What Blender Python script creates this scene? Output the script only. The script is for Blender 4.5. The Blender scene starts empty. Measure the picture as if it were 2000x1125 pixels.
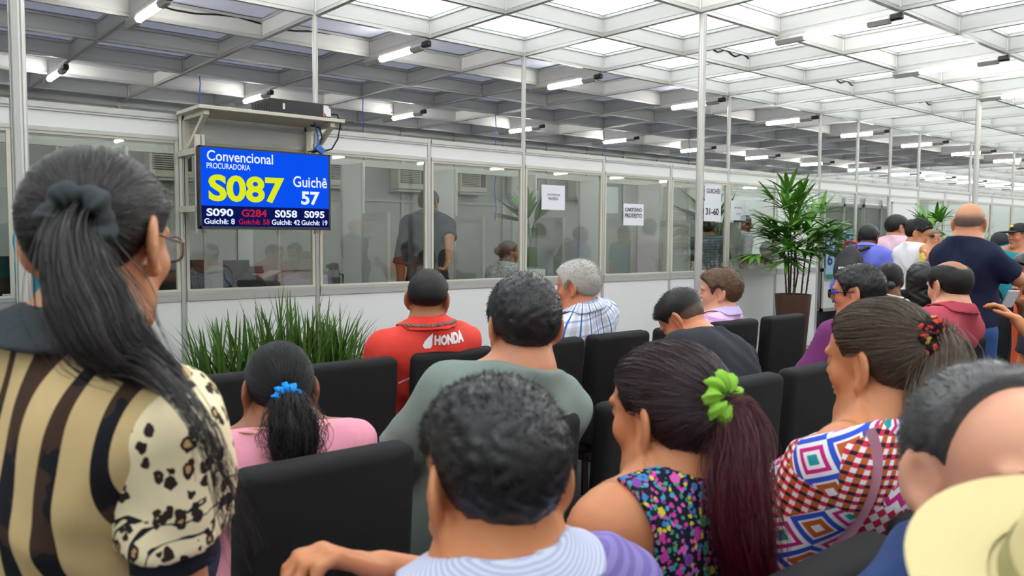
import bpy, bmesh, math, random
import numpy as np
from mathutils import Vector, Matrix, Quaternion
from mathutils.bvhtree import BVHTree

SC = bpy.context.scene
COL = SC.collection
random.seed(7)
RNG = np.random.default_rng(11)

# ------------------------------------------------------------------ camera
CAM = np.array([-1.8758, -5.7770, 1.4985])
YAW, PITCH, ROLL, FPX = .7022, -.0634, .0059, 1590.4
_f = np.array([math.sin(YAW) * math.cos(PITCH), math.cos(YAW) * math.cos(PITCH), math.sin(PITCH)])
_r0 = np.array([math.cos(YAW), -math.sin(YAW), 0.0])
_u0 = np.cross(_r0, _f)
_r = _r0 * math.cos(ROLL) + _u0 * math.sin(ROLL)
_u = -_r0 * math.sin(ROLL) + _u0 * math.cos(ROLL)
cd = bpy.data.cameras.new('camera')
cam = bpy.data.objects.new('camera', cd)
COL.objects.link(cam)
M = Matrix.Identity(4)
for i in range(3):
    M[i][0], M[i][1], M[i][2], M[i][3] = _r[i], _u[i], -_f[i], CAM[i]
cam.matrix_world = M
cd.sensor_width = 36.0
cd.lens = FPX / 2000 * 36
cd.clip_start = .05
cd.clip_end = 200
cd.dof.use_dof = True
cd.dof.focus_distance = 4.6
cd.dof.aperture_fstop = 6.3
SC.camera = cam

# ------------------------------------------------------------------ light, exposure
vs = SC.view_settings
vs.view_transform = 'Standard'
vs.look = 'None'
vs.gamma = 1
vs.use_curve_mapping = False
vs.exposure = 0.95
w = bpy.data.worlds.new('sky')
SC.world = w
w.use_nodes = True
w.node_tree.nodes['Background'].inputs[0].default_value = (.80, .89, 1, 1)
w.node_tree.nodes['Background'].inputs[1].default_value = 2.2
sd = bpy.data.lights.new('sun', 'SUN')
sd.energy = 7.0
sd.angle = .6
sd.color = (1, .98, .95)
sun = bpy.data.objects.new('sun', sd)
COL.objects.link(sun)
sun.rotation_euler = (.25, -.2, 0)
sun.location = (0, 0, 12)
SC.cycles.use_denoising = True
SC.cycles.max_bounces = 8
SC.cycles.diffuse_bounces = 5
SC.cycles.glossy_bounces = 3
SC.cycles.transmission_bounces = 4
SC.cycles.transparent_max_bounces = 12
SC.cycles.caustics_reflective = False
SC.cycles.caustics_refractive = False
SC.cycles.sample_clamp_indirect = 8


# ------------------------------------------------------------------ geometry of the view
def ray(px, py):
    return _f + _r * (px - 1000) / FPX - _u * (py - 562.5) / FPX


def W(px, py, d):
    return CAM + ray(px, py) * d


def on_y(px, py, y):
    v = ray(px, py)
    return CAM + v * ((y - CAM[1]) / v[1])


def on_z(px, py, z):
    v = ray(px, py)
    return CAM + v * ((z - CAM[2]) / v[2])


# ------------------------------------------------------------------ naming helpers
def tag(o, label=None, cat=None, group=None, kind=None):
    if label: o['label'] = label
    if cat: o['category'] = cat
    if group: o['group'] = group
    if kind: o['kind'] = kind
    return o


def thing(name, label, cat, loc=(0, 0, 0), rz=0.0, group=None):
    o = bpy.data.objects.new(name, None)
    o.empty_display_size = .1
    COL.objects.link(o)
    o.location = loc
    o.rotation_euler = (0, 0, rz)
    return tag(o, label, cat, group)


def link_mesh(name, me, mat, parent=None):
    o = bpy.data.objects.new(name, me)
    COL.objects.link(o)
    if mat is not None:
        me.materials.clear()
        for m_ in (mat if isinstance(mat, (list, tuple)) else [mat]):
            me.materials.append(m_)
    if parent is not None: o.parent = parent
    return o


def copy_tree(o, parent=None):
    c = o.copy()
    COL.objects.link(c)
    c.parent = parent
    if parent is not None: c.matrix_parent_inverse = o.matrix_parent_inverse.copy()
    for ch in list(o.children): copy_tree(ch, c)
    return c


def mesh_np(name, V, F, smooth=True, attrs=None):
    """vertices and quads (or triangles) from numpy arrays; attrs: name -> per-vertex float or vector"""
    me = bpy.data.meshes.new(name)
    V = np.asarray(V, np.float32); F = np.asarray(F, np.int32)
    n, k = F.shape
    me.vertices.add(len(V)); me.vertices.foreach_set('co', V.ravel())
    me.loops.add(n * k); me.loops.foreach_set('vertex_index', F.ravel())
    me.polygons.add(n)
    me.polygons.foreach_set('loop_start', np.arange(0, n * k, k, dtype=np.int32))
    me.polygons.foreach_set('loop_total', np.full(n, k, np.int32))
    if smooth: me.polygons.foreach_set('use_smooth', np.ones(n, bool))
    for a, v in (attrs or {}).items():
        v = np.asarray(v, np.float32)
        if v.ndim == 1:
            at = me.attributes.new(a, 'FLOAT', 'POINT'); at.data.foreach_set('value', v)
        else:
            at = me.attributes.new(a, 'FLOAT_VECTOR', 'POINT'); at.data.foreach_set('vector', v.ravel())
    me.update(calc_edges=True)
    me.validate()
    return me


class MB:
    """collects shapes into one bmesh"""
    def __init__(s): s.b = bmesh.new()

    def box(s, c, size, rot=None, bev=0.0, seg=2):
        t = bmesh.new()
        bmesh.ops.create_cube(t, size=1)
        for v in t.verts: v.co = Vector((v.co.x * size[0], v.co.y * size[1], v.co.z * size[2]))
        if bev: bmesh.ops.bevel(t, geom=t.edges[:], offset=bev, segments=seg, profile=.5, affect='EDGES')
        R = Matrix.Identity(3) if rot is None else rot
        for v in t.verts: v.co = R @ v.co + Vector(c)
        s.add(t)
        return s

    def span(s, a, b, bev=0.0):
        a, b = np.minimum(a, b), np.maximum(a, b)
        return s.box((a + b) / 2, b - a, None, bev)

    def add(s, t):
        me = bpy.data.meshes.new('t'); t.to_mesh(me); t.free(); s.b.from_mesh(me); bpy.data.meshes.remove(me)

    def tube(s, pts, r, n=8, cap=True):
        pts = [Vector(p) for p in pts]
        rs = r if isinstance(r, (list, tuple)) else [r] * len(pts)
        rings = []
        up = None
        for i, p in enumerate(pts):
            d = (pts[min(i + 1, len(pts) - 1)] - pts[max(i - 1, 0)]).normalized()
            if up is None:
                up = Vector((0, 0, 1)) if abs(d.z) < .9 else Vector((1, 0, 0))
            x = d.cross(up)
            if x.length < 1e-5: x = d.cross(Vector((.3, 1, .2)))
            x.normalize(); y = d.cross(x); up = -y if False else up
            rings.append([s.b.verts.new(p + (x * math.cos(a) + y * math.sin(a)) * rs[i]) for a in [2 * math.pi * k / n for k in range(n)]])
        for A, B in zip(rings, rings[1:]):
            for k in range(n):
                s.b.faces.new((A[k], A[(k + 1) % n], B[(k + 1) % n], B[k]))
        if cap:
            s.b.faces.new(rings[0][::-1]); s.b.faces.new(rings[-1])
        return s

    def lathe(s, prof, c=(0, 0, 0), n=24, cap=True):
        rings = []
        for rr, z in prof:
            rings.append([s.b.verts.new(Vector(c) + Vector((rr * math.cos(a), rr * math.sin(a), z))) for a in [2 * math.pi * k / n for k in range(n)]])
        for A, B in zip(rings, rings[1:]):
            for k in range(n):
                s.b.faces.new((A[k], A[(k + 1) % n], B[(k + 1) % n], B[k]))
        if cap:
            if prof[0][0] > 1e-4: s.b.faces.new(rings[0][::-1])
            if prof[-1][0] > 1e-4: s.b.faces.new(rings[-1])
        return s

    def ball(s, c, r, n=12):
        r = (r, r, r) if not hasattr(r, '__len__') else r
        t = bmesh.new()
        bmesh.ops.create_uvsphere(t, u_segments=n, v_segments=max(6, n * 2 // 3), radius=1)
        for v in t.verts: v.co = Vector((v.co.x * r[0] + c[0], v.co.y * r[1] + c[1], v.co.z * r[2] + c[2]))
        s.add(t)
        return s

    def quad(s, *pts):
        s.b.faces.new([s.b.verts.new(Vector(p)) for p in pts])
        return s

    def build(s, name, mat, parent=None, smooth=False, off=None):
        bmesh.ops.recalc_face_normals(s.b, faces=s.b.faces[:])
        me = bpy.data.meshes.new(name)
        if off is not None:
            for v in s.b.verts: v.co -= Vector(off)
        s.b.to_mesh(me); s.b.free()
        if smooth:
            me.polygons.foreach_set('use_smooth', np.ones(len(me.polygons), bool))
            try: me.set_sharp_from_angle(angle=math.radians(40))
            except Exception: pass
        return link_mesh(name, me, mat, parent)


# ------------------------------------------------------------------ materials
def srgb(*c):
    """0-255 display values to linear"""
    if len(c) == 1: c = c[0]
    return tuple(((v / 255) / 12.92 if v / 255 <= .04045 else ((v / 255 + .055) / 1.055) ** 2.4) for v in c)


class NT:
    def __init__(s, name):
        s.m = bpy.data.materials.new(name); s.m.use_nodes = True
        s.t = s.m.node_tree; s.t.nodes.clear()
        s.out = s.t.nodes.new('ShaderNodeOutputMaterial')

    def n(s, ty, ins=None, **props):
        nd = s.t.nodes.new(ty)
        for k, v in props.items(): setattr(nd, k, v)
        for k, v in (ins or {}).items(): s.set(nd.inputs[k], v)
        return nd

    def set(s, sock, v):
        if isinstance(v, bpy.types.NodeSocket): s.t.links.new(v, sock)
        elif v is not None:
            if sock.type == 'RGBA' and len(v) == 3: v = (*v, 1)
            sock.default_value = v

    def math(s, op, a, b=None, c=None):
        nd = s.n('ShaderNodeMath', operation=op)
        s.set(nd.inputs[0], a)
        if b is not None: s.set(nd.inputs[1], b)
        if c is not None: s.set(nd.inputs[2], c)
        return nd.outputs[0]

    def mix(s, fac, a, b):
        nd = s.n('ShaderNodeMix', data_type='RGBA')
        s.set(nd.inputs[0], fac); s.set(nd.inputs[6], a); s.set(nd.inputs[7], b)
        return nd.outputs[2]

    def gt(s, a, b): return s.math('GREATER_THAN', a, b)
    def lt(s, a, b): return s.math('LESS_THAN', a, b)

    def coord(s, attr=None):
        if attr: return s.n('ShaderNodeAttribute', attribute_name=attr).outputs['Vector']
        return s.n('ShaderNodeTexCoord').outputs['Object']

    def fattr(s, a): return s.n('ShaderNodeAttribute', attribute_name=a).outputs['Fac']

    def xyz(s, v):
        o = s.n('ShaderNodeSeparateXYZ', {0: v}).outputs
        return o[0], o[1], o[2]

    def noise(s, v, scale, detail=3, rough=.55, dist=0.0):
        nd = s.n('ShaderNodeTexNoise', {'Vector': v, 'Scale': scale, 'Detail': detail, 'Roughness': rough, 'Distortion': dist})
        return nd.outputs

    def voro(s, v, scale, feature='F1', rnd=1.0):
        return s.n('ShaderNodeTexVoronoi', {'Vector': v, 'Scale': scale, 'Randomness': rnd}, feature=feature).outputs

    def mapping(s, v, loc=(0, 0, 0), rot=(0, 0, 0), scale=(1, 1, 1)):
        return s.n('ShaderNodeMapping', {0: v, 1: loc, 2: rot, 3: scale}).outputs[0]

    def ramp(s, fac, stops, interp='CONSTANT'):
        nd = s.n('ShaderNodeValToRGB', {0: fac})
        cr = nd.color_ramp; cr.interpolation = interp
        while len(cr.elements) < len(stops): cr.elements.new(.5)
        for e, (p, c) in zip(cr.elements, stops): e.position = p; e.color = (*c, 1)
        return nd.outputs[0]

    def bump(s, h, strength=.3, dist=.005):
        return s.n('ShaderNodeBump', {'Height': h, 'Strength': strength, 'Distance': dist}).outputs[0]

    def done(s, color, rough=.5, metal=0.0, normal=None, spec=None, **extra):
        b = s.n('ShaderNodeBsdfPrincipled')
        s.set(b.inputs['Base Color'], color); s.set(b.inputs['Roughness'], rough); s.set(b.inputs['Metallic'], metal)
        if normal is not None: s.set(b.inputs['Normal'], normal)
        if spec is not None: s.set(b.inputs['Specular IOR Level'], spec)
        for k, v in extra.items(): s.set(b.inputs[k.replace('_', ' ')], v)
        s.t.links.new(b.outputs[0], s.out.inputs[0])
        return s.m


def plain(name, col, rough=.5, metal=0.0, var=.06, scale=6, bump=0.0, bscale=200, spec=None):
    """one colour with a little uneven wear and, if asked, a fine grain"""
    t = NT(name); c = t.coord()
    nz = t.noise(c, scale)[0]
    a = tuple(v * (1 - var) for v in col); b = tuple(min(1, v * (1 + var)) for v in col)
    nrm = None
    if bump: nrm = t.bump(t.noise(c, bscale, 2)[0], bump, .002)
    return t.done(t.mix(nz, a, b), rough, metal, nrm, spec)


def glow(name, col, strength):
    t = NT(name)
    e = t.n('ShaderNodeEmission', {0: col, 1: strength})
    t.t.links.new(e.outputs[0], t.out.inputs[0])
    return t.m


M_white = plain('white laminate', srgb(236, 236, 232), .38, var=.02, scale=2)
M_alu = plain('brushed aluminium', srgb(205, 204, 198), .38, .55, .05, 9)
M_aluw = plain('satin grey profile', srgb(192, 192, 186), .4, .35, .05, 9)
M_beam = plain('pale beam panel', srgb(226, 225, 218), .5, 0, .05, 3)
M_grey = plain('grey laminate', srgb(188, 190, 184), .45, 0, .04, 2)
M_black = plain('black plastic', srgb(22, 22, 24), .35, 0, .1)
M_dark = plain('dark grey plastic', srgb(48, 49, 52), .4, 0, .1)
M_cable = plain('black cable', srgb(18, 18, 20), .5)
M_blue = plain('blue cable', srgb(40, 110, 200), .45)
M_cream = plain('cream plastic', srgb(214, 208, 190), .45)
M_paper = plain('white paper', srgb(238, 239, 244), .7, 0, .02, 9)
M_ink = plain('black ink', srgb(40, 40, 50), .6)
M_fabric = plain('black chair fabric', srgb(27, 27, 28), .8, 0, .12, 40, .35, 900, .25)
M_leg = plain('dark wood leg', srgb(38, 28, 22), .45)


def carpet():
    t = NT('charcoal carpet'); c = t.coord()
    a = t.noise(c, 160, 3)[0]; b = t.noise(c, 3)[0]
    col = t.mix(a, srgb(44, 44, 46), srgb(72, 72, 75))
    col = t.mix(t.math('MULTIPLY', b, .35), col, srgb(40, 40, 42))
    return t.done(col, .95, 0, t.bump(a, .6, .004), .1)


def fabric_roof(name, tr, tint):
    """stretched roof membrane: part of the daylight above comes through"""
    t = NT(name); c = t.coord()
    nz = t.noise(c, .8, 4)[0]
    a = t.mix(nz, tuple(v * .92 for v in tint), tint)
    d = t.n('ShaderNodeBsdfDiffuse', {0: a}); l = t.n('ShaderNodeBsdfTranslucent', {0: a})
    mx = t.n('ShaderNodeMixShader', {0: tr}); t.t.links.new(d.outputs[0], mx.inputs[1]); t.t.links.new(l.outputs[0], mx.inputs[2])
    t.t.links.new(mx.outputs[0], t.out.inputs[0])
    return t.m


def clear_glass():
    t = NT('window glass'); c = t.coord()
    tr = t.n('ShaderNodeBsdfTransparent', {0: (.87, .90, .87)})
    gl = t.n('ShaderNodeBsdfGlossy', {0: (1, 1, 1), 1: .015})
    fc = t.n('ShaderNodeLayerWeight', {0: .5}).outputs['Facing']
    fac = t.math('ADD', t.math('MULTIPLY', t.math('POWER', fc, 4.0), .8), t.math('MULTIPLY', t.math('ADD', t.noise(c, 5, 3)[0], .25), .075))
    mx = t.n('ShaderNodeMixShader', {0: fac})
    t.t.links.new(tr.outputs[0], mx.inputs[1]); t.t.links.new(gl.outputs[0], mx.inputs[2])
    t.t.links.new(mx.outputs[0], t.out.inputs[0])
    return t.m


M_carpet = carpet()
M_roof = fabric_roof('translucent roof membrane', .5, (.93, .94, .94))
M_roofd = fabric_roof('blackout roof membrane', .20, (.66, .67, .73))
M_glass = clear_glass()
M_tube = glow('lit fluorescent tube', (1, .99, .96), 30)


# ------------------------------------------------------------------ lettering
def letters(s, w=None, h=None, bold=0.0, depth=.0006, align='L', sub=0.0):
    """a flat word as a mesh in the XZ plane facing -Y, its lower left at the origin, fitted to w x h"""
    cu = bpy.data.curves.new('w', 'FONT'); cu.body = s; cu.size = 1; cu.extrude = 0; cu.offset = bold
    cu.resolution_u = 4
    o = bpy.data.objects.new('w', cu); COL.objects.link(o)
    dg = bpy.context.evaluated_depsgraph_get(); dg.update()
    me = bpy.data.meshes.new_from_object(o.evaluated_get(dg))
    bpy.data.objects.remove(o); bpy.data.curves.remove(cu)
    n = len(me.vertices); co = np.empty(n * 3, np.float32); me.vertices.foreach_get('co', co); co = co.reshape(-1, 3)
    lo, hi = co.min(0), co.max(0)
    sx = w / (hi[0] - lo[0]) if w else h / (hi[1] - lo[1])
    sy = h / (hi[1] - lo[1]) if h else sx
    out = np.stack([(co[:, 0] - lo[0]) * sx, np.zeros(n), (co[:, 1] - lo[1]) * sy], 1).astype(np.float32)
    me.vertices.foreach_set('co', out.ravel()); me.update()
    return me


def word(s, parent, mat, x, y, z, w, h, bold=0.0, name='lettering'):
    me = letters(s, w, h, bold)
    o = link_mesh(name, me, mat, parent)
    o.location = (x, y, z)
    return o

# ================================================================== THE HALL
MX, RY, ZC = 1.05, .988, 3.157          # ceiling grid pitch in x and y, height of its lower edge
TOP, HB, RB, GB = 2.314, 2.136, 1.036, 1.105   # partition top, header bottom, rail bottom, glass bottom
XP = {-3: -3.03, -2: -1.99, -1: -.964, 0: .025, 1: 1.036, 2: 2.076, 3: 3.139, 4: 4.216, 5: 5.29, 6: 6.355, 7: 7.406, 8: 8.429, 9: 9.46, 10: 10.469, 11: 11.443}
for k in range(12, 30): XP[k] = 11.443 + (k - 11) * 1.02
YB = 5.40                               # back wall of the booths
ORD = ['first', 'second', 'third', 'fourth', 'fifth', 'sixth', 'seventh', 'eighth', 'ninth', 'tenth', 'eleventh', 'twelfth', 'thirteenth', 'fourteenth', 'fifteenth', 'sixteenth', 'seventeenth']


def struct(o): return tag(o, kind='structure')


struct(MB().span((-7, -18, -.1), (42, 14, 0)).build('floor', M_carpet))
struct(MB().span((-7, -18, ZC + .175), (42, .0, ZC + .18)).build('ceiling', M_roof))
struct(MB().span((-7, .0, ZC + .175), (18.6, 6, ZC + .18)).build('ceiling', M_roofd))
struct(MB().span((18.6, .0, ZC + .175), (42, 14, ZC + .18)).build('ceiling', M_roof))
struct(MB().span((-7.1, -18, 0), (-7, 14, ZC + .2)).build('wall_left', M_white))
struct(MB().span((42, -18, 0), (42.1, 14, ZC + .2)).build('wall_right', M_white))
struct(MB().span((-7, -11.1, 0), (42, -18, ZC + .2)).build('wall_behind', M_white))
b = MB()
b.span((-7, YB, 0), (13.1, YB + .03, ZC + .17)).span((13.07, YB, 0), (13.1, 13.9, ZC + .17))
wb = struct(b.build('wall_back', M_grey))
b = MB()
for k in range(-6, 13):
    b.box((k * MX, YB - .015, ZC / 2), (.045, .03, ZC), None, .006)
for z in (.05, 1.0, 2.05, ZC - .03):
    b.box((3.05, YB - .012, z), (20.1, .022, .035))
b.build('wall_profiles', M_aluw, wb)
struct(MB().span((13, 13.9, 0), (42, 14, ZC + .2)).build('wall_far', M_white))

# ---- ceiling grid
def beam(a, b_):
    a, b_ = np.array(a, float), np.array(b_, float)
    d = np.abs(b_ - a); ax = 0 if d[0] > d[1] else 1
    t = np.array([.0, .0]); t[1 - ax] = 1
    m = MB()
    m.span((*(a - t * .008), ZC + .012), (*(b_ + t * .008), ZC + .165))
    o = struct(m.build('ceiling_beam', M_beam))
    m = MB()
    for z in (ZC, ZC + .145):
        m.span((*(a - t * .019), z), (*(b_ + t * .019), z + .022))
        m.span((*(a - t * .011), z + .030), (*(b_ + t * .011), z + .034))
    if ax == 0:
        k = math.ceil(a[0] / MX)
        while k * MX < b_[0]:
            m.tube([(k * MX, a[1], ZC - .002), (k * MX, a[1], ZC + .17)], .024, 8); k += 1
    m.build('flange', M_alu, o)
    return o


for k in range(-18, 6): beam((-6.9, k * RY), (41.9, k * RY))
for k in range(6, 14): beam((13.2, k * RY), (41.9, k * RY))
for n in range(-6, 39):
    beam((n * MX, -17.9), (n * MX, YB - .03 if n <= 12 else 13.8))

# ---- posts
def post(x, y, h, r=.021):
    o = MB().tube([(x, y, 0), (x, y, h)], r, 8).build('support_post', M_alu)
    m = MB()
    for a in range(4):
        m.tube([(x + r * .98 * math.cos(a * math.pi / 2 + .4), y + r * .98 * math.sin(a * math.pi / 2 + .4), .01),
                (x + r * .98 * math.cos(a * math.pi / 2 + .4), y + r * .98 * math.sin(a * math.pi / 2 + .4), h - .01)], .003, 4)
    m.build('groove_edge', M_aluw, o)
    return struct(o)


TALL = {1, 3, 6, 8, 9, 10, 11, 13, 15, 17, 20, 23}
for n, x in XP.items(): post(x, 0, ZC if n in TALL else TOP)
post(-1.2545, -1.976, ZC, .03); post(3.187, -1.976, ZC, .028); post(8.4, -1.976, ZC, .028); post(14.7, -1.976, ZC, .028)

# ---- glazed partition: lower panels, rail, header, one window per bay
lower, rail, head, hprof = MB(), MB(), MB(), MB()
BAYS = [n for n in XP if n + 1 in XP]
DOOR = (8, 9)
for n in BAYS:
    x0, x1 = XP[n] + .021, XP[n + 1] - .021
    head.span((x0, -.008, HB + .02), (x1, .008, TOP - .03))
    for z, h in ((TOP - .036, .036), (HB, .026), (TOP - .052, .006)): hprof.span((x0, -.018, z), (x1, .018, z + h))
    if n in DOOR: continue
    lower.span((x0, -.008, .05), (x1, .008, RB + .01))
    rail.span((x0, -.019, RB), (x1, .019, GB)); rail.span((x0, -.022, RB + .043), (x1, .022, RB + .047)); rail.span((x0, -.016, 0.0), (x1, .016, .055))
    if n in (7, 10):
        lower.span((x0, -.008, GB), (x1, .008, HB))
        continue
    fr = MB()
    fr.span((x0, -.014, GB), (x0 + .022, .014, HB)).span((x1 - .022, -.014, GB), (x1, .014, HB)).span((x0, -.012, GB), (x1, .012, GB + .012)).span((x0, -.012, HB - .018), (x1, .012, HB))
    o = struct(fr.build('window_%d' % (n + 4), M_cream))
    MB().span((x0 + .01, -.002, GB), (x1 - .01, .002, HB - .01)).build('glass_pane', M_glass, o)
wf = struct(lower.build('wall_front', M_white))
rail.build('wall_rail', M_aluw, wf)
struct(head.build('wall_header', M_white))
struct(hprof.build('trim_1', M_aluw))

# ---- doorway bay with recessed glazed doors
YD = .5
DX = [on_y(px, 450, YD)[0] for px in (1606, 1683, 1752)]
for i in (0, 1):
    x0, x1 = DX[i] + .01, DX[i + 1] - .01
    m = MB()
    for xa in (x0, (x0 + x1) / 2 - .02, x1 - .04): m.span((xa, YD - .02, .40), (xa + .04, YD + .02, HB - .02))
    for z in (.40, 1.0, 1.98): m.span((x0, YD - .02, z), (x1, YD + .02, z + .05))
    o = struct(m.build('door_%d' % (i + 1), M_aluw))
    MB().span((x0, YD - .003, 1.0), (x1, YD + .003, 2.0)).build('glass_pane', M_glass, o)
    MB().span((x0, YD + .06, 1.0), (x1, YD + .08, 2.0)).build('blind', M_grey, o)
    MB().span((x0, YD - .008, .40), (x1, YD + .008, 1.02)).build('kick_panel', M_white, o)
    MB().span((x0 - .03, YD + .12, 0), (x1 + .03, YD + .2, .40)).build('threshold', M_dark, o)
struct(MB().span((XP[8] - .01, .02, 0), (XP[8] + .02, YD, HB)).build('wall_return', M_white))
struct(MB().span((DX[2] + .01, .02, 0), (DX[2] + .04, YD, HB)).build('wall_return', M_white))
struct(MB().span((-6.9, .05, 0), (13.0, YB - .02, .138)).build('floor', M_carpet))
m = MB(); m.span((XP[10] + .1, -.02, .06), (XP[11] - .1, -.008, 2.03), .004)
d3 = struct(m.build('door_3', M_white))
m = MB(); m.span((XP[10] + .07, -.022, .02), (XP[10] + .1, .012, 2.06)).span((XP[11] - .1, -.022, .02), (XP[11] - .07, .012, 2.06)).span((XP[10] + .07, -.022, 2.03), (XP[11] - .07, .012, 2.06))
m.build('door_frame', M_aluw, d3)

# ---- inner frame and the dividers of the booths
m = MB()
m.span((-4, 1.28, 2.17), (8.3, 1.32, 2.235))
for n in range(-3, 8): m.tube([(XP[n] - .11, 1.3, 0), (XP[n] - .11, 1.3, 2.2)], .019, 8)
struct(m.build('trim_2', M_aluw))
for i, n in enumerate(range(-2, 8)):
    x = XP[n] - .11
    if n <= -1: where = 'service booth divider behind the glass, %s one to the left of the television' % ('second' if n == -2 else 'first')
    else: where = 'service booth divider behind the glass, %s from the television post along the partition' % ORD[n]
    t = thing('booth_divider', 'white ' + where, 'divider', (x, 0, 0), 0, 'booth dividers')
    MB().span((-.008, .92, .05), (.008, 1.28, 2.17)).build('tall_panel', M_white, t)
    MB().span((-.008, .48, .05), (.008, .90, 1.66)).build('low_panel', M_grey, t)
    MB().span((-.014, .46, 1.64), (.014, .92, 1.70)).build('top_rail', M_aluw, t)
    for y, h in ((.46, 1.70), (.91, 2.17)): MB().tube([(0, y, 0), (0, y, h)], .019, 8).build('post', M_alu, t)

# ---- fluorescent fixtures under the cross beams
def make_lamp():
    t = thing('fluorescent_lamp', '', 'lamp')
    MB().box((0, .5, .035), (.045, 1.03, .03), None, .006).build('channel', M_alu, t)
    MB().tube([(0, .26, 0), (0, .27, 0), (0, .76, 0), (0, .77, 0)], [.02, .028, .028, .02], 10).build('tube', M_tube, t, True)
    MB().tube([(0, .0, .0), (0, .015, 0), (0, .25, 0), (0, .262, 0)], [.024, .036, .036, .03], 6).build('end_housing', M_alu, t)
    MB().tube([(0, .768, 0), (0, .78, 0), (0, .94, 0), (0, .95, 0)], [.03, .036, .036, .03], 6).build('end_housing', M_alu, t)
    MB().box((0, .99, .01), (.05, .09, .05), None, .01).build('ballast', M_black, t)
    return t


lamp0 = make_lamp(); first = True
ROWS = [(1.07, -1, 'waiting-hall side of the partition', 0, range(-2, 31, 2)), (1.07, -1, '', 0, ())]
LAMPROWS = [('in row just behind the partition', 1.07 * RY, range(-2, 32, 2)),
            ('in row over the booth middle', 4.26 * RY, range(-2, 32, 2)),
            ('in row over the far corner', 7.6 * RY, range(14, 32, 2)),
            ('in row over the waiting chairs', -1.98 * RY, range(0, 32, 2)),
            ('in row behind the chairs', -5.0 * RY, range(-2, 32, 2)),
            ('in row at the back of the hall', -9.0 * RY, range(-2, 24, 2)),
            ('in row farthest back in the hall', -12.9 * RY, range(-2, 24, 2))]
for rn, y0, ns in LAMPROWS:
    for i, n in enumerate(ns):
        o = lamp0 if first else copy_tree(lamp0)
        first = False
        o.location = (n * MX, y0, ZC - .045)
        o.rotation_euler = (0, 0, math.pi)
        tag(o, 'lit tube lamp %s, %s from the television end' % (rn, ORD[i]), 'lamp', 'fluorescent lamps under the ceiling grid')

# ---- window air conditioners high on the back wall
def make_ac():
    t = thing('air_conditioner', '', 'air conditioner', (0, 0, 0), 0, 'air conditioners on the back wall')
    MB().box((0, -.12, 0), (.56, .24, .38), None, .012).build('case', M_cream, t)
    m = MB()
    for k in range(9): m.box((-.06, -.245, -.09 + k * .028), (.36, .012, .012))
    m.build('grille', M_dark, t)
    MB().box((.2, -.243, .02), (.1, .012, .24), None, .004).build('control_panel', M_dark, t)
    MB().box((0, -.12, -.215), (.6, .26, .03)).build('support_shelf', M_grey, t)
    return t


ac0 = make_ac()
for i, x in enumerate((-1.5, .55, 1.6, 2.9, 4.1, 5.3, 6.5, 7.7, 9.2)):
    o = ac0 if i == 0 else copy_tree(ac0)
    o.location = (x, YB - .03, 2.42)
    tag(o, 'window air conditioner high on the back wall, %s one from the television end' % ORD[i], 'air conditioner')

# ---- hanging network cables and loose wiring on the ceiling
for i, (px, py, y) in enumerate(((390, 190, 3.4), (709, 240, 3.0), (968, 265, 3.0), (1178, 285, 3.0), (1345, 300, 3.0))):
    p = on_y(px, py, y)
    pts = [(p[0] + .01 * math.sin(k * 2.1 + i), y + .01 * math.cos(k * 1.7), ZC + .16 - k * .16) for k in range(11)]
    tag(MB().tube(pts, .006, 6).build('network_cable', M_blue, None, True),
        'blue network cable hanging from the ceiling grid, %s from the television end' % ORD[i], 'cable', 'blue cables over the booths')
for i, (n0, n1, yk) in enumerate(((-1.0, 1.6, 1.02), (-.5, 2.5, 2.03), (4.1, 5.0, -.98), (6.1, 7.0, -.98), (8.1, 9.0, -.98), (5.1, 6.0, -1.97))):
    pts = [((n0 + (n1 - n0) * k / 16) * MX, yk * RY - .03, ZC + .13 + .02 * math.sin(k * 1.3 + i)) for k in range(17)]
    tag(MB().tube(pts, .008, 6).build('power_cable', M_cable, None, True),
        'loose black power cable lying along a ceiling beam, %s counted from the television' % ORD[i], 'cable', 'black cables on the ceiling')

# ================================================================== QUEUE SCREEN
M_scr = glow('screen blue', srgb(10, 78, 232), .56)
M_band = glow('screen navy', srgb(10, 20, 82), .56)
M_yel = glow('screen yellow', srgb(214, 226, 28), .56)
M_wht = glow('screen white', srgb(228, 236, 252), .56)
M_red = glow('screen red', srgb(178, 32, 52), .56)
TX0, TX1, TZ0, TZ1, TY = -.012, .918, 1.534, 2.072, -.45
tv = thing('television', 'wall-hung flat screen showing queue number S087 on bright blue', 'television', (TX0, TY, TZ0))
w_, h_ = TX1 - TX0, TZ1 - TZ0
MB().box((w_ / 2, .03, h_ / 2), (w_, .05, h_), None, .008).build('casing', M_black, tv)
m = MB(); bz = .012
m.span((0, -.004, 0), (w_, .01, bz * 1.6)).span((0, -.004, h_ - bz), (w_, .01, h_)).span((0, -.004, 0), (bz, .01, h_)).span((w_ - bz, -.004, 0), (w_, .01, h_))
m.build('bezel', M_dark, tv)
sx0, sx1, sz0, sz1 = bz, w_ - bz, bz * 1.6, h_ - bz
MB().quad((sx0, -.001, sz0), (sx1, -.001, sz0), (sx1, -.001, sz1), (sx0, -.001, sz1)).build('screen', M_scr, tv)
sw, sh = sx1 - sx0, sz1 - sz0
MB().quad((sx0, -.0016, sz0), (sx1, -.0016, sz0), (sx1, -.0016, sz1 - .737 * sh), (sx0, -.0016, sz1 - .737 * sh)).build('screen_band', M_band, tv)


def scr(s, mat, u0, u1, v0, v1, bold):
    word(s, tv, mat, sx0 + u0 * sw, -.0024, sz1 - v1 * sh, (u1 - u0) * sw, (v1 - v0) * sh, bold, 'screen_text')


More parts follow.
